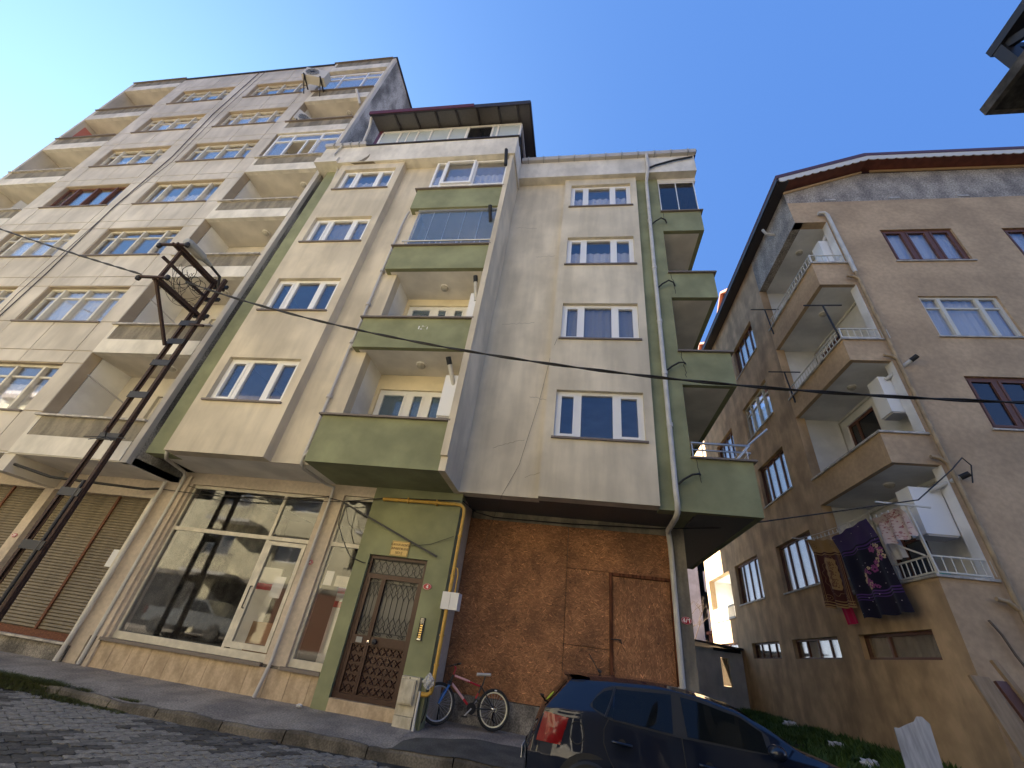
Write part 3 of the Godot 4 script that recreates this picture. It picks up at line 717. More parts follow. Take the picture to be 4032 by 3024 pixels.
	var fd := part("board_door_frame", S().box(0.77, 0.83, 0.57, 3.04, z - 0.03, z + 0.03).box(2.01, 2.07, 0.57, 3.04, z - 0.03, z + 0.03).box(0.83, 2.01, 2.98, 3.04, z - 0.03, z + 0.029), M["osb_frame"], b)
	var bd := part("board_door", bx(0.84, 2.0, 0.58, 2.97, z - 0.035, z - 0.005), M["osb_vertical"], b)
	part("handle", S().tube([Vector3(0.8, 1.81, z + 0.03), Vector3(0.8, 1.81, z + 0.07), Vector3(0.98, 1.815, z + 0.07), Vector3(0.99, 1.76, z + 0.06)], 0.012, 8), M["dark_steel"], bd)
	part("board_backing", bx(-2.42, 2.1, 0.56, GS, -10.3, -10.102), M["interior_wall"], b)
	part("pillar", bx(2.12, 2.39, -0.2, GS - 0.001, -10.15, -9.8), M["parapet_grey"], b)
	part("ground_side_wall", bx(2.14, 2.38, -0.2, GS - 0.002, -23.2, -10.151), M["base_concrete"], b)
	part("ground_side_wall", bx(-9.6, -9.4, -0.2, GS - 0.002, -23.2, -9.01), M["base_concrete"], b)

func entrance_door(b: Node) -> void:
	var z := -8.72
	var d := part("entrance_door", S().box(-4.15, -4.09, 0.315, 2.70, z - 0.06, z + 0.03).box(-2.96, -2.90, 0.315, 2.70, z - 0.06, z + 0.03).box(-4.09, -2.96, 2.64, 2.70, z - 0.06, z + 0.03).box(-4.09, -2.96, 2.27, 2.35, z - 0.06, z + 0.031).box(-4.09, -2.96, 0.32, 0.40, z - 0.06, z + 0.028), M["door_brown"], b)
	# leaf rails
	part("leaf_frame", S().box(-3.78, -3.70, 0.40, 2.27, z - 0.05, z + 0.035).box(-4.09, -4.03, 0.40, 2.27, z - 0.05, z + 0.02).box(-3.02, -2.96, 0.40, 2.27, z - 0.05, z + 0.02).box(-4.03, -3.78, 1.15, 1.29, z - 0.05, z + 0.021).box(-3.70, -3.02, 1.15, 1.29, z - 0.05, z + 0.021).box(-3.745, -3.735, 0.40, 2.27, z + 0.034, z + 0.04), M["door_brown"], d)
	part("door_glass", bx(-4.09, -2.96, 0.4, 2.64, z - 0.055, z - 0.045), M["frosted_glass"], d)
	# pressed lower panels: rosettes of four petals
	for q in [[-4.03, -3.78, 2, 5], [-3.70, -3.02, 5, 5]]:
		var s := S().box(q[0], q[1], 0.40, 1.15, z - 0.04, z - 0.02)
		var cw: float = (q[1] - q[0]) / q[2]; var ch: float = 0.75 / q[3]
		for i in q[2]:
			for j in q[3]:
				var c := Vector3(q[0] + cw * (i + 0.5), 0.40 + ch * (j + 0.5), z - 0.02)
				for k in 4:
					var a := PI / 4 + k * PI / 2
					var tip := c + Vector3(cos(a) * cw * 0.62, sin(a) * ch * 0.62, 0.004)
					var pr := Vector3(-sin(a), cos(a), 0) * 0.016
					var mid := (c + tip) * 0.5 + Vector3(0, 0, 0.022)
					var m0 := (c + tip) * 0.5
					s.flat(c, m0 - pr, mid); s.flat(m0 - pr, tip, mid); s.flat(tip, m0 + pr, mid); s.flat(m0 + pr, c, mid)
				var e := 0.026
				var top := c + Vector3(0, 0, 0.03)
				s.flat(c + Vector3(e, 0, 0), c + Vector3(0, e, 0), top); s.flat(c + Vector3(0, e, 0), c + Vector3(-e, 0, 0), top)
				s.flat(c + Vector3(-e, 0, 0), c + Vector3(0, -e, 0), top); s.flat(c + Vector3(0, -e, 0), c + Vector3(e, 0, 0), top)
		part("pressed_panel", s, M["door_brown"], d)
	# wrought grilles: wavy bars that meet in diamonds
	grille(d, -4.09, -2.96, 2.36, 2.63, 8, [0.45], z + 0.01)
	grille(d, -4.03, -3.78, 1.36, 2.20, 3, [0.17, 0.84], z + 0.01)
	grille(d, -3.70, -3.02, 1.36, 2.20, 6, [0.17, 0.84], z + 0.01)
	part("door_knob", S().lathe(Vector3(-3.6, 1.215, z + 0.02), Vector3(0, 0, 1), [[0, 0.02], [0.03, 0.02], [0.035, 0.045], [0.06, 0.045], [0.075, 0.0]], 16), M["dark_steel"], d)
	part("lock", S().lathe(Vector3(-3.73, 1.2, z + 0.034), Vector3(0, 0, 1), [[0, 0.024], [0.014, 0.024], [0.016, 0.0]], 14), M["chrome"], d)
	part("name_plate", bx(-3.98, -3.86, 1.17, 1.26, z + 0.02, z + 0.028), M["lamp_grey"], d)

func grille(d: Node, x0: float, x1: float, y0: float, y1: float, n: int, knots: Array, z: float) -> void:
	var s := S()
	var st := (x1 - x0) / n
	for i in n:
		for sgn in [-1.0, 1.0]:
			var pts := []
			for k in 25:
				var t := k / 24.0
				var off := st * 0.5
				for kn in knots:
					var dd := absf(t - kn) * (y1 - y0)
					if dd < 0.035: off = minf(off, st * (0.16 + 0.34 * 0.0) + dd * 0.0 + st * 0.22 * (1.0 - dd / 0.035) - st * 0.12)
					elif dd < 0.12: off = minf(off, lerpf(st * 0.06, st * 0.5, (dd - 0.035) / 0.085))
				pts.append(Vector3(x0 + st * (i + 0.5) + sgn * off, lerpf(y0, y1, t), z))
			s.tube(pts, 0.007, 4)
	for y in [y0, y1]: s.box(x0, x1, y - 0.007, y + 0.007, z - 0.007, z + 0.007)
	if knots.size() > 1:
		for y in [y0 - 0.035, y1 + 0.035]:
			var m := maxi(1, n / 2)
			for i in m:
				var cx := x0 + (x1 - x0) * (i + 0.5) / m
				for sg in [-1.0, 1.0]:
					var pts := []
					for k in 10:
						var a := k / 9.0 * TAU * 0.85
						pts.append(Vector3(cx + sg * (0.03 - 0.022 * cos(a)), y + 0.018 * sin(a), z))
					s.tube(pts, 0.006, 4)
	part("grille", s, M["iron_black"], d)

# ---------------------------------------------------------------- building A: tall beige block
func beige_building() -> void:
	var b := thing("beige_panel_apartment_building", "tall beige apartment block clad in large panels, with roller shutters at street level", "building")
	var I := Transform3D.IDENTITY
	var z := -7.5
	var st := 2.957
	var s0 := 4.95
	var holes := []
	for k in 7:
		var y := s0 + st * k
		holes.append([-17.0, -13.85, y, y + 1.46]); holes.append([-21.45, -18.26, y, y + 1.46])
	part("front_wall", S().wall(-22.34, -13.2, 3.86, 25.75, z, 0.28, holes), M["joint_beige"], b)
	# facade panels with open joints
	var us := [-22.34, -21.47, -19.84, -18.24, -17.03, -15.41, -13.83, -13.2]
	for k in 7:
		var y := s0 + st * k
		for row in [[y + 0.0, y + 1.48], [y + 1.48, y + 1.90], [y + 1.90, y + st]]:
			for i in 7:
				if row[0] < y + 0.5 and (i == 1 or i == 2 or i == 4 or i == 5): continue
				var top: float = minf(row[1], 25.75)
				if i == 2 and row[1] - row[0] > 1.0: pass
				part("facade_panel", bx(us[i] + 0.014, us[i + 1] - 0.014, row[0] + 0.014, top - 0.014, z, z + 0.016 + rng.randf_range(0, 0.004)), M["panel_beige"], b)
	for i in 7:
		part("facade_panel", bx(us[i] + 0.014, us[i + 1] - 0.014, 3.875, s0 - 0.014, z, z + 0.018), M["panel_beige"], b)
	for k in 7:
		var y := s0 + st * k
		for c in 2:
			var q: Array = [[-17.0, -13.85], [-21.45, -18.26]][c]
			var brown := c == 1 and k == 3
			var o := {"cuts": [0.2, 0.5, 0.8], "mw": 0.075, "fw": 0.075, "transom": 0.73, "proud": 0.05, "sill": "sill_stone", "wall": z + 0.02, "mat": "wood_brown" if brown else "pvc_old", "curtain": ["half", "full", "", "half", "grey", "full", ""][(k + c * 3) % 7]}
			if (k + c) % 3 == 1:
				o["mat"] = "wood_brown" if brown else "paint_cream"
			if k == 3: o["transom"] = 0.0
			win(b, I, q[0], q[1], y, y + 1.46, z - 0.11, o)
	# side walls, back, roof
	part("end_wall", bx(-10.03, -9.87, 3.84, 25.9, -29.5, z + 0.001), M["rough_concrete"], b)
	part("end_edge", bx(-10.035, -9.865, 3.83, 25.9, z - 0.12, z + 0.012), M["panel_beige"], b)
	part("end_wall", bx(-26.0, -25.82, 3.84, 25.9, -29.5, z + 0.002), M["panel_beige"], b)
	part("back_wall", bx(-26.0, -9.87, 0, 25.9, -29.8, -29.501), M["rough_concrete"], b)
	part("roof_slab", bx(-25.81, -10.04, 25.55, 25.74, -29.5, z - 0.3), M["slab_inside"], b)
	part("parapet_cap", S().box(-22.34, -13.2, 25.752, 25.86, z - 0.3, z + 0.05).box(-10.1, -9.80, 25.9, 25.98, -29.8, z + 0.04), M["black_trim"], b)
	# balconies in both end bays
	for side in 2:
		var x0: float = [-13.2, -25.81][side]
		var x1: float = [-10.04, -22.34][side]
		for k in 8:
			var y := s0 + st * k - 0.07
			if k == 7: y = 25.9
			var p := part("balcony_parapet", S().box(x0 + 0.002, x1 + (0.0 if side == 0 else -0.002), y - 1.03, y - 0.56, z - 0.12, z + 0.03).box(x0 + 0.002, x0 + 0.12, y - 0.56, y - 0.05, z - 0.12, z + 0.028), M["band_white"], b)
			part("grey_panel", bx(x0 + 0.125, x1 - 0.003, y - 0.559, y - 0.05, z - 0.12, z + 0.015), M["parapet_grey"], p)
			part("coping", bx(x0 - 0.06, x1 + 0.03, y - 0.05, y, z - 0.16, z + 0.09), M["sill_light"] if k < 5 else M["sill_stone"], p)
			part("balcony_slab", bx(x0 + 0.003, x1 - 0.004, y - 1.027, y - 0.88, -8.69, z - 0.121), M["recess_beige"], p)
		var hs := []
		for k in 7:
			var y := s0 + st * k - 0.85
			hs.append([x0 + (0.5 if side == 1 else 1.35), x0 + (2.1 if side == 1 else 2.95), y, y + 2.1])
		part("recess_back_wall", S().wall(x0, x1, 3.86, 25.75, -8.7, 0.25, hs), M["recess_beige"], b)
		part("recess_wall", bx(x0 - 0.2, x0 - 0.001, 3.86, 25.75, -8.95, z - 0.30), M["balcony_white"], b) if side == 0 else part("recess_wall", bx(x1 + 0.001, x1 + 0.2, 3.86, 25.75, -8.95, z - 0.30), M["recess_beige"], b)
		for k in 7:
			var h: Array = hs[k]
			win(b, I, h[0], h[1], h[2], h[3], -8.78, {"cuts": [0.55], "transom": 0.75, "mat": "pvc_old", "curtain": "half", "fw": 0.07})
	part("recess_wall", bx(-10.06, -10.036, 3.86, 25.75, -8.7, z - 0.13), M["balcony_white"], b)
	part("painted_patch", bx(-25.815, -25.8, s0 + st * 5, s0 + st * 5 + 1.6, -8.6, z - 0.2), M["faded_red"], b).set_meta("label", "faded red painted balcony side wall")
	# glazed corner balconies
	for k in [4, 6]:
		var y: float = s0 + st * k - 0.06
		var gw := win(b, I, -13.1, -10.05, y, y + 1.86, z - 0.03, {"cuts": [0.27, 0.70] if k == 4 else [0.30, 0.72], "transom": 0.72, "fw": 0.075, "mw": 0.075, "mat": "pvc_white", "open": 1 if k == 4 else -1, "curtain": ""})
		gw.name = "balcony_glazing"
		if k == 4:
			part("opened_sash", S().box(-11.5, -11.44, y + 0.08, y + 1.3, z - 0.06, z).box(-11.02, -10.96, y + 0.08, y + 1.3, z - 0.06, z).box(-11.44, -11.02, y + 0.08, y + 0.14, z - 0.06, z).box(-11.44, -11.02, y + 1.24, y + 1.3, z - 0.06, z), M["pvc_white"], gw)
	# floors, inner wall
	for k in 8: part("floor_slab", bx(-25.8, -10.05, s0 + st * k - 0.95, s0 + st * k - 0.85, -29.4, -8.96), M["slab_inside"], b)
	for k in 8: part("floor_slab", bx(-22.1, -13.42, s0 + st * k - 0.95, s0 + st * k - 0.85, -8.959, z - 0.30), M["slab_inside"], b)
	part("inner_wall", bx(-25.8, -10.05, 4.0, 25.5, -12.2, -12.0), M["interior_wall"], b)
	# ground floor with two roller shutters
	part("overhang_soffit", bx(-26.0, -9.87, 3.83, 4.0, -8.9, z - 0.001), M["white_soffit"], b)
	part("shop_wall", S().wall(-26.0, -9.6, -0.2, 3.829, -8.7, 0.3, [[-13.0, -9.98, 0.42, 3.40], [-16.3, -13.28, 0.42, 3.40]]), M["shop_plaster"], b)
	part("soffit_beam", bx(-13.32, -12.98, 3.42, 3.828, -8.69, z - 0.02), M["recess_beige"], b)
	part("plinth", bx(-26, -9.9, -0.2, 0.40, -8.75, -8.66), M["base_concrete"], b)
	part("step", bx(-16.3, -9.97, 0.402, 0.44, -8.72, -8.60), M["sill_light"], b)
	for q in [[-13.0, -9.98], [-16.3, -13.28]]:
		var s := S()
		var y := 0.56
		var mid: float = (q[0] + q[1]) * 0.5 + 0.36
		while y < 3.40:
			var y1 := minf(y + 0.062, 3.4)
			# each slat bulges a little
			for e in [[q[0], mid - 0.03], [mid + 0.03, q[1]]]:
				s.quad(Vector3(e[0], y, -8.86), Vector3(e[1], y, -8.86), Vector3(e[1], y + 0.022, -8.838), Vector3(e[0], y + 0.022, -8.838))
				s.quad(Vector3(e[0], y + 0.022, -8.838), Vector3(e[1], y + 0.022, -8.838), Vector3(e[1], y1, -8.852), Vector3(e[0], y1, -8.852))
			y += 0.062
		var rs := part("roller_shutter", bx(q[0], q[1], 0.42, 0.56, -8.88, -8.83), M["rust"], b)
		var sl := part("shutter_slats", s, M["shutter_metal"], rs)
		sl.set_meta("kind", "stuff")
		part("centre_post", bx(mid - 0.03, mid + 0.03, 0.56, 3.40, -8.88, -8.81), M["rust"], rs)
		part("backing", bx(q[0], q[1], 0.42, 3.40, -8.95, -8.90), M["rust"], rs)
	part("shutter_guide", bx(-10.03, -9.95, 0.44, 3.42, -8.70, -8.64), M["pvc_old"], b)
	part("downpipe", S().tube([Vector3(-9.86, 3.8, -8.6), Vector3(-9.86, 2.0, -8.6), Vector3(-9.88, 1.0, -8.6), Vector3(-9.92, 0.14, -8.58)], 0.045, 10), M["pipe_white"], b)
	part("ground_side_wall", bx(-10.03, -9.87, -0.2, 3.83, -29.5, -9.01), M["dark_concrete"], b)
	part("wall_cable", S().tube([Vector3(-17.6, 25.8, z + 0.05), Vector3(-17.75, 21.0, z + 0.05), Vector3(-17.5, 17.2, z + 0.05), Vector3(-17.75, 13.6, z + 0.05), Vector3(-17.6, 10.0, z + 0.05), Vector3(-17.75, 5.0, z + 0.05)], 0.016, 6), M["cable_grey"], b)
	part("wall_cable", S().tube([Vector3(-17.25, 25.8, z + 0.05), Vector3(-17.4, 21.0, z + 0.05), Vector3(-17.2, 16.7, z + 0.06), Vector3(-17.7, 13.9, z + 0.05), Vector3(-17.9, 9.0, z + 0.05), Vector3(-17.5, 5.0, z + 0.05)], 0.009, 6), M["cable_grey"], b)
	for k in [0, 1, 2, 3, 5]:
		var y: float = s0 + st * (k + 1) - 0.07 - 1.03
		ceiling_lamp(Vector3(-11.2 if k != 3 else -11.0, y, -8.1), "ceiling lamp over the %s recessed corner balcony of the beige block" % ["lowest", "second", "third", "fourth", "", "sixth"][k])
	ac_unit(Vector3(-12.85, 22.55, -7.0), 0.25, "boxy air conditioner on brackets under the topmost glazed corner balcony")
	ac_unit(Vector3(-12.65, 19.74, -7.85), 0.9, "air conditioner sitting inside the open corner balcony just below the top one")
	ac_unit(Vector3(-23.6, s0 + st * 3 - 0.03, -7.9), -0.4, "air conditioner on the far end balcony beside the brown framed window")
	part("flue_pipe", S().tube([Vector3(-10.3, 21.2, -7.6), Vector3(-10.6, 21.95, -7.3)], 0.06, 10), M["pipe_white"], b)
	for k in [0, 1]:
		var y: float = [8.75, 5.95][k]
		one("clothes_pole", S().tube([Vector3(-12.95, y + 0.2, -7.6), Vector3(-12.6, y - 0.1, -8.6)], 0.022, 6), M["pipe_grey"], "thin clothes pole across the %s recessed corner balcony" % ["second", "lowest"][k], "clothes pole", "clothes poles on the beige block")

# ---------------------------------------------------------------- building C: ochre block with corner balconies
func ochre_building() -> void:
	var b := thing("ochre_apartment_building", "weathered ochre apartment block with stacked corner balconies and scalloped white eave", "building")
	var I := Transform3D.IDENTITY
	var zc := -10.0
	var xc := 7.27
	var L := Transform3D(Basis(Vector3.UP, -PI / 2), Vector3(xc, 0, 0))   # local x runs along world z, local z faces the gap
	# front wall
	var fw := [[9.75, 11.82, 13.10, 14.66, 0], [9.75, 11.75, 10.02, 11.56, 1], [9.75, 11.82, 7.16, 8.69, 0], [13.2, 15.3, 13.10, 14.62, 0], [13.2, 15.3, 10.02, 11.56, 1]]
	var holes := []
	for w in fw: holes.append([w[0], w[1], w[2], w[3]])
	part("front_wall", S().wall(8.28, 24.0, -0.3, 16.3, zc, 0.28, holes), M["ochre_plaster"], b)
	part("gable_render", S().prism(PackedVector2Array([Vector2(xc, 16.301), Vector2(24, 16.301), Vector2(24, 17.9), Vector2(10.2, 18.0), Vector2(xc, 16.92)]), zc - 0.28, zc), M["bare_render"], b)
	for w in fw:
		var o := {"cuts": [0.333, 0.666], "mat": "wood_brown", "fw": 0.085, "mw": 0.10, "sash": [0, 1, 2], "sill": "sill_light", "wall": zc, "curtain": "full", "sill_out": 0.05}
		if w[4] == 1: o = {"cuts": [0.25, 0.73], "mat": "paint_cream", "fw": 0.08, "mw": 0.09, "transom": 0.72, "sill": "sill_light", "wall": zc, "curtain": "full", "sill_out": 0.05, "proud": 0.03}
		if w[2] < 8.0: o["curtain"] = ""; o["glass"] = "glass_dark"
		win(b, I, w[0], w[1], w[2], w[3], zc - 0.06, o)
	for x in [8.55, 10.6, 12.7]: part("vent_block", bx(x, x + 0.34, 16.36, 16.46, zc, zc + 0.02), M["sill_light"], b)
	# side wall, local x = world z
	var sw := [[-16.95, -14.62, 13.22, 14.74, 0], [-17.2, -14.62, 10.10, 11.64, 1], [-16.95, -14.62, 7.18, 8.70, 0], [-16.85, -14.28, 4.16, 5.67, 2], [-21.1, -18.75, 10.1, 11.6, 0], [-21.1, -18.75, 13.22, 14.74, 0], [-21.1, -18.75, 7.18, 8.7, 0], [-21.3, -18.6, 4.22, 5.78, 2],
		[-13.28, -10.70, 2.25, 2.78, 3], [-17.08, -14.30, 2.26, 2.79, 4], [-20.75, -18.12, 2.26, 2.79, 4], [-24.75, -22.4, 2.28, 2.86, 3]]
	holes = []
	for w in sw:
		if w[0] < -13.3: holes.append([w[0], w[1], w[2], w[3]])
	var rb := [-25.5, -22.1, 3.8, 5.75]
	holes.append(rb)
	part("side_wall", S(L).wall(-25.75, -13.3, -0.3, 16.9, 0.0, 0.28, holes), M["ochre_side"], b)
	part("side_wall", S(L).wall(-13.3, zc - 0.001, -0.3, 3.60, 0.0, 0.28, [[-13.28, -10.70, 2.25, 2.78]]), M["ochre_side"], b)
	part("corner_front", bx(xc + 0.001, 8.279, -0.3, 3.599, zc - 0.28, zc), M["ochre_plaster"], b)
	part("side_wall", S(L).wall(-13.3, zc - 0.002, 15.15, 16.9, 0.0, 0.28, []), M["bare_render"], b)
	part("corner_front", bx(xc + 0.002, 8.279, 15.15, 16.299, zc - 0.28, zc), M["ochre_plaster"], b)
	part("back_wall", bx(7.27, 24, -0.3, 16.9, -26.0, -25.751), M["ochre_side"], b)
	for w in sw:
		var o := {"cuts": [0.25, 0.5, 0.75], "mat": "wood_brown", "fw": 0.07, "mw": 0.08, "sill": "sill_light", "wall": 0.0, "curtain": "full", "sill_out": 0.04}
		if w[4] == 1: o = {"cuts": [0.25, 0.5, 0.75], "mat": "paint_cream", "fw": 0.08, "mw": 0.08, "transom": 0.72, "sill": "sill_light", "wall": 0.0, "curtain": "half", "proud": 0.03}
		if w[4] == 2: o["curtain"] = "full" if w[0] < -20 else ""
		if w[4] == 3: o = {"cuts": [0.36], "mat": "wood_brown", "fw": 0.06, "mw": 0.07, "curtain": "grey"}
		if w[4] == 4: o = {"cuts": [0.25, 0.5, 0.75], "mat": "wood_brown", "fw": 0.05, "mw": 0.06, "curtain": "full" , "open": 1 if w[0] > -18 else -1}
		win(b, L, w[0], w[1], w[2], w[3], -0.12, o)
	# rear balcony recess
	part("rear_recess", S(L).box(rb[0], rb[1], rb[2], rb[3], -1.4, -1.3).box(rb[0] - 0.1, rb[0], rb[2], rb[3], -1.3, -0.281).box(rb[1], rb[1] + 0.1, rb[2], rb[3], -1.3, -0.281).box(rb[0], rb[1], rb[3], rb[3] + 0.1, -1.3, -0.281).box(rb[0], rb[1], rb[2] - 0.1, rb[2], -1.3, -0.281), M["balcony_white"], b)
	var rr := S(L)
	rr.box(rb[0], rb[1], 3.78, 3.86, -0.1, 0.05); rr.box(rb[0], rb[1], 4.28, 4.34, 0.0, 0.04)
	for k in 26: rr.box(rb[0] + 0.06 + k * 0.13, rb[0] + 0.10 + k * 0.13, 3.86, 4.28, 0.01, 0.03)
	part("rear_balcony_rail", rr, M["fascia_white"], b)
	# corner balconies
	var caps := [13.04, 9.875, 6.95, 3.71]
	var bots := [12.05, 9.12, 6.13, 3.60]
	var bx1 := 8.62
	for k in 4:
		var c: float = caps[k]; var y: float = bots[k]
		var tp := c - 0.05
		var p := part("corner_parapet", S().box(xc, 8.28, y, tp, zc - 0.12, zc + 0.004).box(xc - 0.004, xc + 0.12, y, tp, -13.29, zc - 0.121), M["ochre_plaster"], b)
		part("coping", S().box(xc - 0.05, 8.33, tp, c, zc - 0.17, zc + 0.06).box(xc - 0.06, xc + 0.17, tp, c, -13.32, zc - 0.171), M["sill_light"], p)
		part("balcony_slab", bx(xc + 0.121, bx1, y + 0.003, y + 0.14, -13.4, zc - 0.121), M["balcony_white"], p)
	part("recess_ceiling", bx(xc + 0.281, bx1, 15.152, 15.25, -13.4, zc - 0.281), M["balcony_white"], b)
	var dholes := []
	for k in 4: dholes.append([-13.1, -11.75, bots[k] + 0.15, [15.15, 12.05, 9.12, 6.13][k] - 0.35])
	var LB := Transform3D(Basis(Vector3.UP, -PI / 2), Vector3(bx1, 0, 0))
	part("recess_back_wall", S(LB).wall(-13.4, zc - 0.28, 3.60, 15.25, 0.0, 0.2, dholes), M["balcony_white"], b)
	for k in 4:
		var h: Array = dholes[k]
		win(b, LB, h[0], h[1], h[2], h[3], -0.05, {"cuts": [0.32], "mat": "wood_brown", "fw": 0.08, "mw": 0.1, "transom": 0.62, "glass": "glass_dark", "curtain": "grey" if k == 2 else ""})
	part("recess_end_wall", bx(xc + 0.281, bx1 + 0.2, 3.6, 15.25, -13.65, -13.401), M["balcony_white"], b)
	part("jamb", bx(8.265, 8.279, 3.72, 15.15, zc - 0.279, zc - 0.001), M["balcony_white"], b)
	# rails on the copings
	for k in [0, 1, 3]:
		var c: float = caps[k]
		var s := S()
		var y0 := c + 0.05; var y1 := c + 0.36
		for y in [y0, y1]:
			s.bar(Vector3(xc + 0.04, y, zc), Vector3(8.25, y, zc), 0.03, 0.03)
			s.bar(Vector3(xc + 0.02, y, zc - 0.02), Vector3(xc + 0.02, y, -13.28), 0.03, 0.03)
		for j in 8: s.bar(Vector3(xc + 0.04 + j * 0.17, y0, zc), Vector3(xc + 0.04 + j * 0.17, y1, zc), 0.016, 0.016)
		for j in 20: s.bar(Vector3(xc + 0.02, y0, zc - 0.1 - j * 0.165), Vector3(xc + 0.02, y1, zc - 0.1 - j * 0.165), 0.016, 0.016)
		s.bar(Vector3(xc + 0.02, c, zc), Vector3(xc + 0.02, y1 + 0.02, zc), 0.04, 0.04)
		part("balcony_rail", s, M["paint_cream"], b)
	for k in 4: ceiling_lamp(Vector3(7.95, [15.15, 12.05, 9.12, 6.13][k], -11.3), "ceiling lamp over the %s corner balcony of the ochre block" % ["topmost", "second highest", "second lowest", "lowest"][k])
	# roof: clipped gable, redwood soffit, scalloped boards
	var path := [Vector3(6.95, 16.98, 0), Vector3(10.2, 18.20, 0), Vector3(24.0, 18.05, 0)]
	var rf := part("roof", S().prism(PackedVector2Array([Vector2(6.9, 17.06), Vector2(10.2, 18.28), Vector2(24, 18.13), Vector2(24, 18.28), Vector2(10.15, 18.44), Vector2(6.85, 17.2)]), -26.3, zc + 0.55), M["roof_purple"], b)
	for i in 2:
		var p: Vector3 = path[i]; var q: Vector3 = path[i + 1]
		part("eave_soffit", S().prism(PackedVector2Array([Vector2(p.x, p.y - 0.06), Vector2(q.x, q.y - 0.06), Vector2(q.x, q.y + 0.06), Vector2(p.x, p.y + 0.06)]), zc + 0.002, zc + 0.5), M["soffit_redwood"], rf)
		var poly := PackedVector2Array()
		var len := p.distance_to(q)
		var dir := (q - p) / len
		var nsc := int(len / 0.30)
		for k in nsc + 1:
			var a := p + dir * (len * k / nsc)
			poly.append(Vector2(a.x, a.y - 0.10))
			if k < nsc:
				for m in [0.2, 0.5, 0.8]:
					var c: Vector3 = p + dir * (len * (k + m) / nsc)
					poly.append(Vector2(c.x, c.y - 0.10 - 0.065 * (1.0 if m == 0.5 else 0.75)))
		poly.append(Vector2(q.x, q.y + 0.08)); poly.append(Vector2(p.x, p.y + 0.08))
		part("scalloped_fascia", S().prism(poly, zc + 0.502, zc + 0.53), M["fascia_white"], rf)
		part("wall_trim", S().prism(PackedVector2Array([Vector2(p.x + 0.3, p.y - 0.16), Vector2(q.x, q.y - 0.20), Vector2(q.x, q.y - 0.12), Vector2(p.x + 0.3, p.y - 0.05)]), zc + 0.003, zc + 0.05), M["wood_pale"], rf)
	part("eave_soffit", bx(6.93, xc - 0.001, 16.90, 16.97, -26.2, zc + 0.48), M["black_trim"], rf)
	part("gutter", bx(6.86, 6.95, 16.93, 17.06, -26.2, zc + 0.5), M["black_trim"], rf)
	part("chimney", S().box(12.2, 13.4, 18.3, 19.4, -12.6, -12.0).box(12.05, 13.55, 19.4, 19.5, -12.75, -11.85), M["roof_purple"], rf)
	for z in [-17.2, -21.6]:
		var d := S(L)
		d.xf = Transform3D(Basis(Vector3.UP, -PI / 2), Vector3(7.6, 0, z))
		d.prism(PackedVector2Array([Vector2(-1.0, 17.1), Vector2(1.0, 17.1), Vector2(1.0, 18.3), Vector2(0, 19.0), Vector2(-1.0, 18.3)]), -2.0, 0.0)
		var dm := part("dormer", d, M["dormer_pink"], rf)
		var t := S(d.xf)
		for e in [[Vector3(-1.2, 18.2, 0), Vector3(0, 19.1, 0)], [Vector3(1.2, 18.2, 0), Vector3(0, 19.1, 0)]]:
			t.bar(e[0] + Vector3(0, 0, -0.9), e[1] + Vector3(0, 0, -0.9), 2.2, 0.12, Vector3(0, 1, 0.001))
		part("dormer_roof", t, M["soffit_redwood"], dm)
	# pipes
	part("downpipe", S().tube([Vector3(8.05, 15.5, -9.9), Vector3(8.25, 15.52, -9.9), Vector3(8.32, 15.4, -9.9), Vector3(8.34, 12.5, -9.9)], 0.06, 10), M["pipe_white"], b)
	part("downpipe", S().tube([Vector3(8.34, 12.55, -9.9), Vector3(8.34, 9.0, -9.9), Vector3(8.35, 6.2, -9.9), Vector3(8.38, 3.0, -9.9), Vector3(8.38, 0.1, -9.9)], 0.05, 10), M["pipe_ochre"], b)
	for y in [12.28, 9.2, 6.25, 3.3]: part("pipe_branch", S().tube([Vector3(8.34, y - 0.12, -9.9), Vector3(8.22, y, -9.89), Vector3(8.05, y + 0.03, -9.89)], 0.045, 8), M["pipe_ochre"], b)
	part("elbow_flue", S(L).tube([Vector3(-11.2, 16.1, 0.0), Vector3(-11.2, 16.15, 0.3), Vector3(-11.2, 16.4, 0.38)], 0.05, 8), M["pipe_white"], b)
	for k in [1, 2, 3]:
		var y: float = [0, 12.05, 9.12, 6.13][k] - 0.12
		part("gas_pipe", S().tube([Vector3(8.58, y - 1.5, -13.34), Vector3(8.58, y, -13.34), Vector3(8.58, y, -10.6)], 0.025, 6), M["pipe_white"], b)
	# things on the balconies
	boiler(8.0, 8.45, 13.35, 14.55, -10.75, -10.32, Vector3(8.2, 14.55, -10.4), Vector3(8.42, 15.2, -10.15), "white boiler cabinet on the topmost corner balcony of the ochre block, tied with string")
	boiler(7.98, 8.40, 7.72, 8.80, -10.75, -10.30, Vector3(8.15, 8.70, -10.3), Vector3(8.62, 9.05, -9.85), "white boiler cabinet on the second lowest corner balcony of the ochre block")
	boiler(7.62, 8.26, 4.62, 5.68, -10.75, -10.30, Vector3(8.02, 5.60, -10.3), Vector3(8.48, 5.82, -9.9), "white boiler cabinet behind the laundry on the lowest corner balcony")
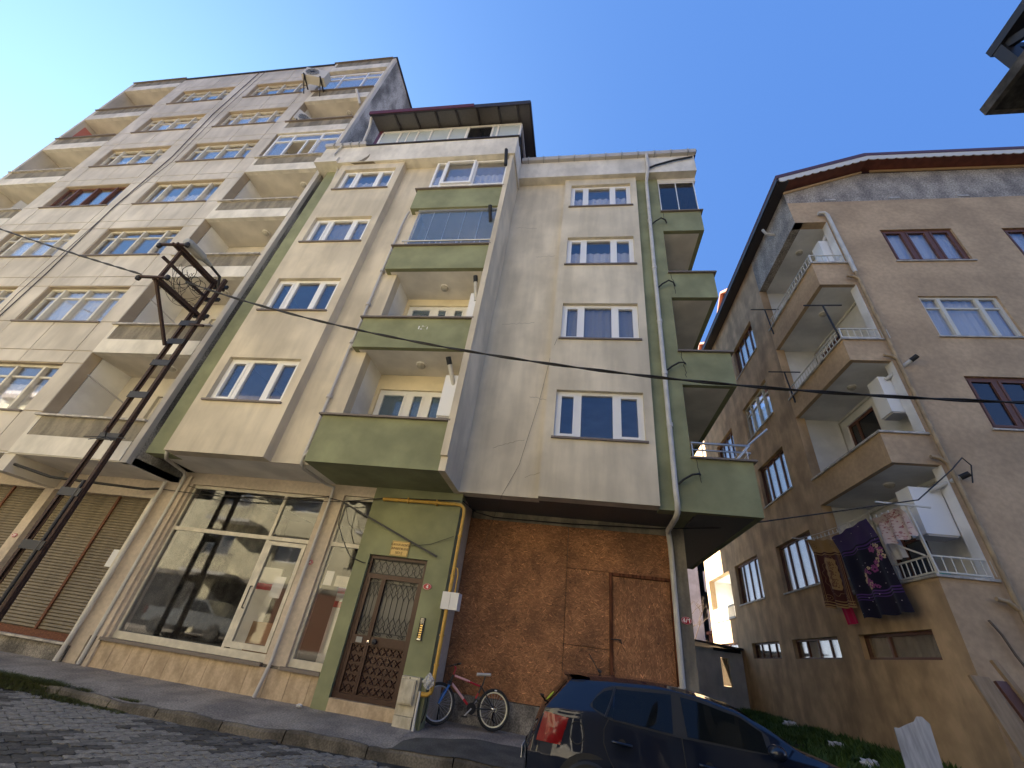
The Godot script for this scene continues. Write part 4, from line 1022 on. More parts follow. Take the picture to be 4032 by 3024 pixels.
	for k in 2:
		var y: float = [12.78, 9.66][k]
		var zz: float = [-13.1, -13.0][k]
		one("clothes_rack", S().bar(Vector3(xc - 0.03, y - 0.1, zz), Vector3(xc - 0.1, y + 1.15, zz), 0.035, 0.035).bar(Vector3(xc - 0.62, y + 1.15, zz), Vector3(xc + 0.42, y + 1.17, zz), 0.03, 0.03), M["dark_steel"], "black T shaped clothes line bracket at the inner end of the %s corner balcony" % ["second highest", "second lowest"][k] if k == 1 else "black T shaped clothes line bracket at the inner end of the topmost corner balcony", "clothes rack", "T brackets for clothes lines")
	one("clothes_rack", S().bar(Vector3(xc, 9.9, -10.05), Vector3(xc - 0.12, 11.2, -10.05), 0.035, 0.035).bar(Vector3(xc - 0.65, 11.2, -10.05), Vector3(xc + 0.4, 11.22, -10.05), 0.03, 0.03), M["dark_steel"], "black T shaped clothes line bracket at the street corner of the second highest balcony", "clothes rack", "T brackets for clothes lines")
	laundry()

func cloth_image(kind: int) -> Image:
	var w := 192; var h := 320
	var im := Image.create(w, h, false, Image.FORMAT_RGB8)
	var r := RandomNumberGenerator.new(); r.seed = 5 + kind
	if kind == 0:   # brown and gold rug
		var br := lin(0.085, 0.022, 0.014); var go := lin(0.42, 0.26, 0.11)
		im.fill(br)
		im.fill_rect(Rect2i(0, 0, w, 62), go)
		for k in 3: im.fill_rect(Rect2i(6 + k * 7, 6 + k * 7, 2, h - 12 - k * 14), go); 
		for k in 3: im.fill_rect(Rect2i(w - 8 - k * 7, 6 + k * 7, 2, h - 12 - k * 14), go)
		im.fill_rect(Rect2i(0, 70, w, 4), go); im.fill_rect(Rect2i(0, 302, w, 6), go); im.fill_rect(Rect2i(0, 290, w, 4), go); im.fill_rect(Rect2i(0, 312, w, 8), go)
		for y in range(90, 240):
			var hw := 40.0 - 10.0 * pow(absf(y - 165) / 75.0, 4.0) + 3.0 * sin(y * 0.2)
			im.fill_rect(Rect2i(int(96 - hw), y, int(hw * 2), 1), go)
		for k in 260:
			var y := r.randi_range(105, 225)
			im.fill_rect(Rect2i(96 + int(r.randfn(0, 9)), y, r.randi_range(2, 5), r.randi_range(2, 6)), lin(0.2, 0.09, 0.04))
		for k in 400:
			var t := k / 400.0 * TAU
			im.fill_rect(Rect2i(int(96 + cos(t) * (62 + 4 * sin(t * 14))), int(172 + sin(t) * (92 + 5 * sin(t * 14))), 2, 2), lin(0.3, 0.17, 0.09))
		for sx in [30, 160]:
			for sy in [30, 270]:
				for k in 60:
					var t := k / 60.0 * TAU * 1.6
					im.fill_rect(Rect2i(int(sx + cos(t) * (4 + t * 1.5)), int(sy + sin(t) * (3 + t * 1.4)), 2, 2), lin(0.2, 0.07, 0.03) if sy < 60 else go)
	elif kind == 1:   # night blue towel with blossom
		im.fill(lin(0.008, 0.006, 0.022))
		im.fill_rect(Rect2i(0, 0, w, 66), lin(0.055, 0.035, 0.14))
		for q in [[72, 6], [84, 3], [236, 5], [246, 4], [256, 3]]: im.fill_rect(Rect2i(0, q[0], w, q[1]), lin(0.09, 0.035, 0.20))
		for k in 30: im.fill_rect(Rect2i(r.randi_range(0, w - 4), r.randi_range(0, h - 4), 3, 3), lin(0.5, 0.45, 0.5))
		for k in 46:
			var t := k / 46.0
			var cx := int(150 - 70 * t + 34 * sin(t * 7.0) + r.randfn(0, 10)); var cy := int(86 + 145 * t + r.randfn(0, 5))
			var pale := r.randf() < 0.5
			var c := lin(0.62, 0.47, 0.30) if pale else lin(0.28, 0.06, 0.22)
			var s := r.randi_range(4, 8)
			for p in 5:
				var a := p * TAU / 5 + t * 9.0
				var px := clampi(cx + int(cos(a) * s), 0, w - 9); var py := clampi(cy + int(sin(a) * s), 0, h - 9)
				im.fill_rect(Rect2i(px, py + 1, s, s - 2), c); im.fill_rect(Rect2i(px + 1, py, s - 2, s), c)
	else:   # pale cloth with red flowers
		im.fill(lin(0.62, 0.52, 0.52))
		for k in 110:
			var cx := r.randi_range(4, w - 16); var cy := r.randi_range(4, h - 16)
			var c := lin(0.30, 0.08, 0.09).lerp(lin(0.42, 0.22, 0.28), r.randf())
			for p in 5: im.fill_rect(Rect2i(cx + r.randi_range(-3, 8), cy + r.randi_range(-3, 8), r.randi_range(3, 7), r.randi_range(3, 7)), c)
	im.generate_mipmaps()
	return im
func cloth(kind: int, called: String, label: String, z0: float, z1: float, y0: float, y1: float, yb: float, x: float, lean: float) -> void:
	var key := "cloth_%d" % kind
	if not M.has(key):
		var m := mat(key, Color.WHITE, 0.95)
		m.albedo_texture = ImageTexture.create_from_image(cloth_image(kind))
	var f := func(a: float, b: float) -> Vector3:
		var t := 1.0 - b
		var y := lerpf(lerpf(y0, y1, a), yb + (y0 - y1) * -0.3 * a, t)
		return Vector3(x - 0.03 - 0.05 * sin(a * 15.0 + t) * (0.25 + t) - 0.06 * t - (0.09 if t < 0.2 else 0.0) * (1.0 - t * 5.0 if t < 0.2 else 0.0), y + 0.015 * sin(a * 18.0), lerpf(z0, z1, a) + lean * t)
	var s := S().grid(f, 40, 24, false)
	var o := one(called, s, M[key], label, "laundry", "laundry drying on the lowest corner balcony")
func laundry() -> void:
	var x := 7.14
	var t := thing("laundry_frame", "white clothes line frame leaning out of the lowest corner balcony, hung with laundry", "clothes rack")
	part("post", S().bar(Vector3(7.29, 3.75, -9.98), Vector3(7.16, 5.08, -9.93), 0.045, 0.045), M["paint_cream"], t)
	part("crossbar", S().bar(Vector3(6.55, 5.10, -9.9), Vector3(7.6, 5.06, -9.9), 0.03, 0.03), M["paint_cream"], t)
	part("brace", S().bar(Vector3(7.16, 4.05, -9.96), Vector3(7.1, 4.55, -10.9), 0.03, 0.03), M["paint_cream"], t)
	part("post", S().bar(Vector3(7.29, 3.75, -13.2), Vector3(7.18, 5.3, -14.0), 0.045, 0.045), M["paint_cream"], t)
	part("crossbar", S().bar(Vector3(6.6, 5.3, -14.05), Vector3(7.6, 5.26, -14.05), 0.03, 0.03), M["paint_cream"], t)
	for k in 3: part("line", S().tube(sag(Vector3(6.75 + k * 0.3, 5.09, -9.9), Vector3(6.75 + k * 0.3, 5.29, -14.05), 0.10), 0.006, 4), M["fascia_white"], t)
	cloth(0, "rug", "brown and gold patterned rug hanging from the clothes line over the basement window", -13.95, -12.62, 5.25, 4.95, 3.40, x - 0.05, 0.1)
	cloth(1, "towel", "large midnight blue towel with pink blossom hanging on the clothes line", -12.55, -10.92, 4.97, 5.06, 3.02, x - 0.12, 0.42)
	cloth(2, "pillowcase", "small pale cloth with red flowers at the street end of the clothes line", -10.9, -9.92, 5.02, 5.03, 4.40, x - 0.02, 0.18)
	one("pink_cloth", S().grid(func(a, b2): return Vector3(x + 0.02 + 0.02 * sin(a * 12.0), lerpf(3.0, 3.7, b2), lerpf(-13.55, -13.05, a) + 0.15 * (1.0 - b2)), 12, 4), M["hot_pink"], "bright pink cloth showing below the brown patterned rug", "laundry", "laundry drying on the lowest corner balcony")
	one("white_cloth", S().grid(func(a, b2): return Vector3(x + 0.12 + 0.03 * sin(a * 14.0), lerpf(4.15, 4.95, b2), lerpf(-11.25, -10.75, a) + 0.15 * (1.0 - b2)), 14, 4), M["curtain_white"], "plain white cloth between the blue towel and the flowered cloth", "laundry", "laundry drying on the lowest corner balcony")
	one("teal_bowl", S().lathe(Vector3(7.75, 3.75, -10.5), Vector3.UP, [[0, 0.08], [0.1, 0.13], [0.12, 0.14]], 14), M["teal_plastic"], "small teal bowl behind the rail of the lowest corner balcony", "bowl")
	var pegs := S()
	for k in 18: pegs.box(7.06, 7.08, 5.0 + 0.012 * k, 5.09 + 0.012 * k, -10.2 - k * 0.21, -10.18 - k * 0.21)
	part("clothes_pegs", pegs, M["fascia_white"], t).set_meta("kind", "stuff")

# ---------------------------------------------------------------- street
func ground() -> void:
	struct("ground", bx(-300, 300, -0.6, -0.30, -300, 300), M["soil"])
	# roadway bed under the paving blocks
	struct("road", S().grid(func(a, b): return Vector3(lerpf(-60, 40, a), -0.115, lerpf(4.2, -7.6, b)), 20, 4, false), M["street_bed"])
	# pavement slab with a worn kerb; the edge wanders
	var edge := [[-40.0, -7.30], [-14.0, -7.35], [-9.5, -7.42], [-8.0, -7.22], [-6.6, -7.14], [-5.0, -7.14], [-4.4, -7.20], [-3.8, -7.36], [-2.5, -7.40], [-1.6, -7.47], [-0.8, -7.60], [2.0, -7.75], [6.0, -7.9], [14.0, -8.0]]
	var side := S()
	var wallz := func(x: float) -> float:
		return -8.75 if x < -2.45 else -10.05
	for i in edge.size() - 1:
		var n := 8
		for k in n:
			var t0 := float(k) / n; var t1 := float(k + 1) / n
			var xa: float = lerpf(edge[i][0], edge[i + 1][0], t0); var xb: float = lerpf(edge[i][0], edge[i + 1][0], t1)
			var za: float = lerpf(edge[i][1], edge[i + 1][1], t0); var zb: float = lerpf(edge[i][1], edge[i + 1][1], t1)
			var ya := 0.03 + 0.012 * sin(xa * 3.1) + 0.008 * sin(xa * 7.7); var yb := 0.03 + 0.012 * sin(xb * 3.1) + 0.008 * sin(xb * 7.7)
			var wa: float = wallz.call(xa); var wb: float = wallz.call(xb - 0.001)
			if xa > 2.4: wa = -10.2
			if xb > 2.4: wb = -10.2
			var yw := 0.135
			# two strips so that the slab bends a little towards the kerb
			var ma := lerpf(za, wa, 0.35); var mb := lerpf(zb, wb, 0.35)
			side.quad(Vector3(xa, ya, za), Vector3(xb, yb, zb), Vector3(xb, yb + 0.05, mb), Vector3(xa, ya + 0.05, ma))
			side.quad(Vector3(xa, ya + 0.05, ma), Vector3(xb, yb + 0.05, mb), Vector3(xb, yw, wb), Vector3(xa, yw, wa))

	struct("pavement", side, M["sidewalk_concrete"])
	var kb := struct("kerb", S().grid(func(a, b2): return Vector3(lerpf(-40.0, 14.0, a), lerpf(-0.2, -0.13, b2), -7.0), 1, 1), M["street_bed"])
	var ez := func(x: float) -> float:
		for i in edge.size() - 1:
			if x <= edge[i + 1][0]: return lerpf(edge[i][1], edge[i + 1][1], (x - edge[i][0]) / (edge[i + 1][0] - edge[i][0]))
		return edge[-1][1]
	var x0 := -16.0
	while x0 < 8.0:
		var len := rng.randf_range(0.85, 1.25)
		var ks := S()
		for k in 6:
			var xa := x0 + 0.008 + (len - 0.016) * k / 6.0; var xb := x0 + 0.008 + (len - 0.016) * (k + 1) / 6.0
			var za: float = ez.call(xa); var zb: float = ez.call(xb)
			var ya := 0.03 + 0.012 * sin(xa * 3.1) + 0.008 * sin(xa * 7.7); var yb := 0.03 + 0.012 * sin(xb * 3.1) + 0.008 * sin(xb * 7.7)
			ks.quad(Vector3(xa, -0.2, za + 0.05), Vector3(xb, -0.2, zb + 0.05), Vector3(xb, yb - 0.03, zb + 0.022), Vector3(xa, ya - 0.03, za + 0.022))
			ks.quad(Vector3(xa, ya - 0.03, za + 0.022), Vector3(xb, yb - 0.03, zb + 0.022), Vector3(xb, yb + 0.004, zb), Vector3(xa, ya + 0.004, za))
			ks.quad(Vector3(xa, ya + 0.004, za), Vector3(xb, yb + 0.004, zb), Vector3(xb, yb + 0.006, zb - 0.10), Vector3(xa, ya + 0.006, za - 0.10))
		part("kerb_stone", ks, M["kerb_concrete"], kb)
		x0 += len
	# dark patch laid over the pavement in front of the boards
	var ap := S()
	var far := [[-2.44, -7.9], [-2.3, -8.15], [-2.05, -8.3], [-1.5, -8.62], [-0.9, -8.75], [2.3, -8.9]]
	var zk := func(x: float) -> float:
		for i in edge.size() - 1:
			if x <= edge[i + 1][0]: return lerpf(edge[i][1], edge[i + 1][1], (x - edge[i][0]) / (edge[i + 1][0] - edge[i][0]))
		return -8.0
	var lay := func(x: float, z: float) -> Vector3:   # a point on the pavement, a little above it
		var t: float = clampf((zk.call(x) - z) / (zk.call(x) + 10.05), 0.0, 1.0)
		var y0 := 0.03 + 0.012 * sin(x * 3.1) + 0.008 * sin(x * 7.7)
		return Vector3(x, (y0 + 0.05 * t / 0.35 if t < 0.35 else lerpf(y0 + 0.05, 0.135, (t - 0.35) / 0.65)) + 0.012, z)
	for i in far.size() - 1:
		for k in 6:
			for m in 6:
				var p := []
				for q in [[k, m], [k + 1, m], [k + 1, m + 1], [k, m + 1]]:
					var x: float = lerpf(far[i][0], far[i + 1][0], q[0] / 6.0)
					p.append(lay.call(x, lerpf(zk.call(x) + 0.01, lerpf(far[i][1], far[i + 1][1], q[0] / 6.0), q[1] / 6.0)))
				ap.quad(p[0], p[1], p[2], p[3])
	struct("pavement_patch", ap, M["asphalt_patch"])
	# lot between the middle block and the ochre block
	var lot := S().grid(func(a, b):
		var x := lerpf(2.4, 26.0, a); var z := lerpf(-7.9, -30.0, b)
		var rise := 0.40 * clampf(1.0 - (7.3 - x) / 4.0, 0.0, 1.0) if x < 7.3 else 0.40 * clampf((-z - 8.5) / 1.5, 0.0, 1.0)
		return Vector3(x, 0.02 + rise * clampf((-z - 8.2) / 3.0, 0.0, 1.0) + 0.03 * sin(x * 5.0 + z * 3.0), z), 48, 44, false)
	struct("vacant_lot", lot, M["soil"])
	pavers()
	# moss along the kerb on the left, grass in the lot
	var moss := MultiMesh.new()
	moss.transform_format = MultiMesh.TRANSFORM_3D; moss.use_colors = true
	moss.mesh = blade_tuft(0.045, 6)
	moss.instance_count = 5200
	for k in 5200:
		var x := -10.6 + 4.1 * pow(rng.randf(), 0.8)
		var u := rng.randf()
		var z := -7.20 + rng.randfn(0.0, 0.085) - (0.12 if x < -8.0 else 0.0)
		var y := 0.02 if z < -7.25 else lerpf(0.02, -0.085, clampf((z + 7.27) / 0.08, 0, 1))
		var sc := rng.randf_range(0.4, 1.3) * (1.0 if x < -7.4 else 0.6)
		moss.set_instance_transform(k, Transform3D(Basis(Vector3.UP, rng.randf() * TAU).scaled(Vector3.ONE * sc), Vector3(x, y, z)))
		moss.set_instance_color(k, Color(0.055, 0.06, 0.018).lerp(Color(0.085, 0.105, 0.03), rng.randf()))
	stuff("moss", moss)
	var grass := MultiMesh.new()
	grass.transform_format = MultiMesh.TRANSFORM_3D; grass.use_colors = true
	grass.mesh = blade_tuft(0.13, 9)
	grass.instance_count = 15000
	for k in 15000:
		var x := lerpf(3.0, 7.25, pow(rng.randf(), 0.6)); var z := -8.6 - 16.0 * rng.randf()
		if rng.randf() < 0.3: x = rng.randf_range(4.0, 9.5); z = rng.randf_range(-9.9, -8.2)
		if z < -10.0 and x > 7.24: x = 7.2
		var dens := sin(x * 2.3 + z) * sin(z * 1.7)
		if dens < -0.45: z -= 0.8
		var rise := 0.40 * clampf(1.0 - (7.3 - x) / 4.0, 0.0, 1.0) if x < 7.3 else 0.40 * clampf((-z - 8.5) / 1.5, 0.0, 1.0)
		var y := 0.02 + rise * clampf((-z - 8.2) / 3.0, 0.0, 1.0)
		var sc := rng.randf_range(0.5, 1.7)
		grass.set_instance_transform(k, Transform3D(Basis(Vector3.UP, rng.randf() * TAU).scaled(Vector3(sc, sc * rng.randf_range(0.6, 1.2), sc)), Vector3(x, y, z)))
		grass.set_instance_color(k, Color(0.05, 0.10, 0.02).lerp(Color(0.10, 0.17, 0.03), rng.randf()))
	stuff("grass", grass)
	# bits of rubbish
	var lit := [[Vector3(-9.35, -0.06, -6.55), 0.10, "crumpled white paper scrap on the paving blocks near the mossy kerb"], [Vector3(-8.9, -0.06, -6.2), 0.05, "tiny white pebble of litter on the paving blocks beside the paper scrap"], [Vector3(-4.55, 0.16, -8.45), 0.06, "small white scrap at the foot of the grey downpipe"],
		[Vector3(6.2, 0.42, -13.4), 0.22, "crumpled white plastic bag in the grass by the ochre wall"], [Vector3(5.9, 0.36, -11.6), 0.2, "second white plastic bag in the grass, nearer to the street"], [Vector3(6.7, 0.5, -17.0), 0.24, "pale rubbish bag far back in the grass under the basement windows"]]
	for l in lit:
		var s := S()
		var o: Vector3 = l[0]; var r: float = l[1]
		s.grid(func(a, b):
			var th: float = a * TAU; var ph: float = (b - 0.5) * PI
			var rr := r * (0.7 + 0.25 * sin(th * 5.0 + b * 9.0) + 0.2 * sin(th * 3.0 - b * 14.0))
			return o + Vector3(cos(th) * cos(ph) * rr, sin(ph) * rr * 0.5, sin(th) * cos(ph) * rr), 16, 8, true)
		one("litter", s, M["litter"], l[2], "litter", "scraps of rubbish on the ground")

func stuff(called: String, mm: MultiMesh) -> void:
	var o := MultiMeshInstance3D.new()
	o.name = called; o.multimesh = mm; o.set_meta("kind", "stuff")
	var m := mat(called + "_leaf", Color.WHITE, 0.8)
	m.vertex_color_use_as_albedo = true
	o.material_override = m
	add_child(o, true)
func blade_tuft(h: float, n: int) -> ArrayMesh:
	var s := S()
	var r := RandomNumberGenerator.new(); r.seed = 4
	for k in n:
		var a := r.randf() * TAU
		var o := Vector3(cos(a), 0, sin(a)) * r.randf() * h * 0.5
		var d := Vector3(cos(a + 0.4), 0, sin(a + 0.4)) * h * r.randf_range(0.3, 0.9)
		var w := Vector3(-sin(a), 0, cos(a)) * h * 0.16
		var hh := h * r.randf_range(0.5, 1.1)
		s.flat(o - w, o + w, o + d * 0.5 + Vector3(0, hh * 0.7, 0)); s.flat(o + w * 0.6 + d * 0.3 + Vector3(0, hh * 0.4, 0), o + d + Vector3(0, hh, 0), o - w * 0.6 + d * 0.3 + Vector3(0, hh * 0.4, 0))
	return s.mesh()

func pavers() -> void:
	# wavy interlocking blocks laid in rows that run askew to the kerb
	var ax := Vector3(0.50, 0, -0.866)
	var ay := Vector3(0.866, 0, 0.50)
	var L := 0.25; var P := 0.165; var h := 0.05
	var mats := ["paver_light", "paver_mid", "paver_dark"]
	var meshes: Array = []
	for v in 3:
		var poly := PackedVector2Array()
		var n := 8
		for k in n + 1:
			var t := float(k) / n
			poly.append(Vector2(lerpf(0.006, L - 0.006, t), 0.019 * sin(t * TAU * 2.0) + 0.009))
		for k in n + 1:
			var t := 1.0 - float(k) / n
			poly.append(Vector2(lerpf(0.006, L - 0.006, t), P - 0.009 + 0.019 * sin(t * TAU * 2.0)))
		var s := S(Transform3D(Basis(ax, ay * -1.0, Vector3.UP), Vector3.ZERO))
		s.prism(poly, -0.04, 0.0)
		meshes.append(s.mesh())
	var cells: Array = []
	for i in range(-60, 60):
		for j in range(-70, 60):
			var p := Vector3(-5.5, 0, -5.6) + ax * (i * L + (0.5 * L if posmod(j, 2) else 0.0)) + ay * (j * P)
			if p.z < -7.12 or p.x < -13.5 or p.x > 1.5 or p.z > -2.0: continue
			if p.z < -6.98 and (p.x < -8.6 or p.x > -4.5): continue
			# those that the lower corner of the picture shows come first
			var seen: bool = p.z < -4.35 - (p.x + 5.152) * 0.853 and p.z < -4.35 + (p.x + 5.152) * 0.67
			cells.append([Vector2(p.x, p.z).length() + (0.0 if seen else 100.0), p])
	cells.sort_custom(func(a, b): return a[0] < b[0])
	var road := get_node("road")
	var rest: Array = [[], [], []]
	var n := 0
	for c in cells:
		var p: Vector3 = c[1]
		var q := sin(p.x * 1.9 + p.z * 0.7) + 0.8 * sin(p.z * 2.6 - p.x * 0.8) + rng.randf_range(-0.9, 0.9)
		var k := 0 if q > -0.35 else (1 if rng.randf() < 0.35 else 2)
		var y := -0.085 + rng.randf_range(-0.005, 0.004)
		var tilt := Basis(ax, rng.randf_range(-0.012, 0.012)) * Basis(ay, rng.randf_range(-0.012, 0.012))
		var tf := Transform3D(tilt, Vector3(p.x, y, p.z))
		if n < 295:
			var o := MeshInstance3D.new()
			o.name = "paving_block"; o.mesh = meshes[0]; o.material_override = M[mats[k]]
			o.transform = tf
			road.add_child(o, true)
		else: rest[k].append(tf)
		n += 1
	for k in 3:
		var mm := MultiMesh.new()
		mm.transform_format = MultiMesh.TRANSFORM_3D; mm.mesh = meshes[0]; mm.instance_count = rest[k].size()
		for i in rest[k].size(): mm.set_instance_transform(i, rest[k][i])
		var o := MultiMeshInstance3D.new()
		o.name = "far_paving"; o.multimesh = mm; o.material_override = M[mats[k]]; o.set_meta("kind", "stuff")
		road.add_child(o, true)

# ---------------------------------------------------------------- lattice pole and cables
func utility_pole() -> void:
	var t := thing("utility_pole", "rusty steel utility pole of two channels with cross arms standing by the shutters", "utility pole")
	var x := -9.93; var z := -6.9
	# the pole leans a little
	var base := Vector3(-9.78, -0.3, z); var top := Vector3(-9.93, 8.98, z)
	for s in [-1.0, 1.0]:
		var o := Vector3(s * 0.25, 0, 0); var o2 := Vector3(s * 0.14, 0, 0)
		var c := S()
		c.bar(base + o + Vector3(s * 0.05, 0, 0), top + o2 + Vector3(s * 0.04, 0, 0), 0.014, 0.09, Vector3(0, 0, 1))
		c.bar(base + o, top + o2, 0.125, 0.014, Vector3(0, 0, 1))
		c.bar(base + o + Vector3(s * 0.02, 0, 0.045), top + o2 + Vector3(s * 0.015, 0, 0.045), 0.07, 0.012, Vector3(0, 0, 1))
		part("channel", c, M["pole_rust"], t)
	for y in [0.55, 1.95, 2.95, 4.15, 5.2, 6.1, 6.75, 7.35]:
		var k: float = (y + 0.3) / 9.28
		var c := base.lerp(top, k)
		part("tie_plate", bx(c.x - 0.25, c.x + 0.25, y - 0.08, y + 0.08, z + 0.053, z + 0.07), M["dark_steel"], t)
	for y in [7.75, 8.35, 8.82]:
		var k: float = (y + 0.3) / 9.28
		var c := base.lerp(top, k)
		var s := S()
		var zo: float = {7.75: -5.72, 8.35: -5.58, 8.82: -5.55}[y]
		for e in [-0.11, 0.03]:
			if y == 8.35 and e > 0.0: continue
			s.bar(Vector3(c.x + e - 0.05, y, z - 0.25), Vector3(c.x + e - 0.12, y + 0.02, zo), 0.05, 0.07)
		part("arm", s, M["pole_rust"], t)
		part("clamp", bx(c.x - 0.24, c.x + 0.2, y - 0.05, y + 0.05, z - 0.15, z - 0.09), M["dark_steel"], t)
	part("arm_post", S().bar(Vector3(-10.12, 7.72, -5.80), Vector3(-10.12, 8.92, -5.80), 0.07, 0.07, Vector3(1, 0, 0)), M["pole_rust"], t)
	part("brace", S().bar(Vector3(-10.12, 7.80, -5.75), Vector3(-10.08, 6.6, -6.82), 0.06, 0.06, Vector3(1, 0, 0)), M["pole_rust"], t)
	for q in [[7.80, -5.72], [8.84, -5.60]]:
		var cb := part("cross_bar", S().bar(Vector3(-10.62, q[0] + 0.03, q[1]), Vector3(-9.72, q[0] - 0.02, q[1]), 0.06, 0.05), M["pole_rust"], t)
		for xx in [-10.58, -9.76]: part("insulator", S().lathe(Vector3(xx, q[0] - 0.02, q[1]), Vector3.UP, [[-0.06, 0.02], [-0.05, 0.05], [0.02, 0.06], [0.07, 0.04], [0.09, 0.0]], 10), M["dark_steel"], cb)
	part("pin", S().bar(Vector3(-9.85, 7.32, z + 0.05), Vector3(-9.42, 7.28, z + 0.05), 0.05, 0.05), M["pole_rust"], t)
	var sp := S()
	for k in 7:
		var a := k * 0.9
		sp.bar(Vector3(-9.86, 4.12, z + 0.1), Vector3(-9.86 + cos(a) * 0.5, 4.12 + sin(a) * 0.14, z + 0.1 + sin(a * 1.7) * 0.3), 0.012, 0.012)
	part("spikes", sp, M["dark_steel"], t).set_meta("kind", "stuff")
	var wires := S()
	for k in 16:
		var p0 := Vector3(-10.1 + rng.randf_range(-0.05, 0.1), 7.8 + rng.randf() * 0.8, -5.8 - rng.randf() * 0.5)
		var p1 := Vector3(-9.95 + rng.randf_range(-0.1, 0.15), 7.8 + rng.randf() * 0.9, -6.2 - rng.randf() * 0.6)
		wires.tube(sag(p0, p1, rng.randf_range(0.1, 0.4), 10), 0.006, 4)
	for k in 4:
		var cy := 8.0 + rng.randf() * 0.5; var cz := -6.2 - rng.randf() * 0.5
		var pts := []
		for i in 16: pts.append(Vector3(-10.02 + 0.04 * sin(i * 1.0), cy + 0.2 * cos(i * TAU / 15), cz + 0.16 * sin(i * TAU / 15)))
		wires.tube(pts, 0.009, 4)
	part("tangled_wires", wires, M["cable_black"], t).set_meta("kind", "stuff")
	part("pole_conduit", S().tube([Vector3(-9.62, -0.2, z + 0.05), Vector3(-9.69, 3.2, z + 0.05)], 0.03, 8), M["dark_steel"], t)
	# street lamp on the top arm
	var lamp := thing("street_lamp_head", "grey street lamp head bolted along the top arm of the rusty pole", "street lamp")
	var lx := Transform3D(Basis(Vector3(1, 0, 0), deg_to_rad(2.0)), Vector3(-9.86, 8.98, -6.0))
	part("housing", S(lx).lathe(Vector3(0, 0, -0.42), Vector3(0, 0, 1), [[0, 0.0], [0.02, 0.05], [0.25, 0.075], [0.3, 0.115], [0.75, 0.12], [0.84, 0.09], [0.86, 0.0]], 16), M["lamp_grey"], lamp)
	part("lens", S(lx).grid(func(a, b): return Vector3(lerpf(-0.09, 0.09, a), -0.10 - 0.05 * sin(a * PI) * sin(b * PI), lerpf(0.36, -0.08, b)), 8, 10, true), M["lamp_glass"], lamp)
	part("stem", S(lx).tube([Vector3(0, 0, -0.4), Vector3(0.02, -0.05, -0.75), Vector3(-0.02, -0.3, -0.9)], 0.035, 8), M["dark_steel"], lamp)
	# main cable: two strands twisted, and lines to the shop
	var main := S()
	for s in 2:
		var pts := []
		for seg in [[Vector3(-24.0, 12.2, -5.3), Vector3(-10.5, 7.85, -5.66), 0.15], [Vector3(-9.75, 8.05, -6.1), Vector3(14.0, 5.6, -5.3), 1.55]]:
			var n := 120
			var pp := []
			for k in n + 1:
				var tt := float(k) / n
				var p: Vector3 = (seg[0] as Vector3).lerp(seg[1], tt) - Vector3(0, seg[2] * 4.0 * tt * (1.0 - tt), 0)
				var a := tt * 90.0 + s * PI
				pp.append(p + Vector3(0, cos(a), sin(a)) * 0.014)
			main.tube(pp, 0.015, 5)
	one("overhead_cable", main, M["cable_black"], "twisted black overhead cable crossing the whole street from the rusty pole", "cable")

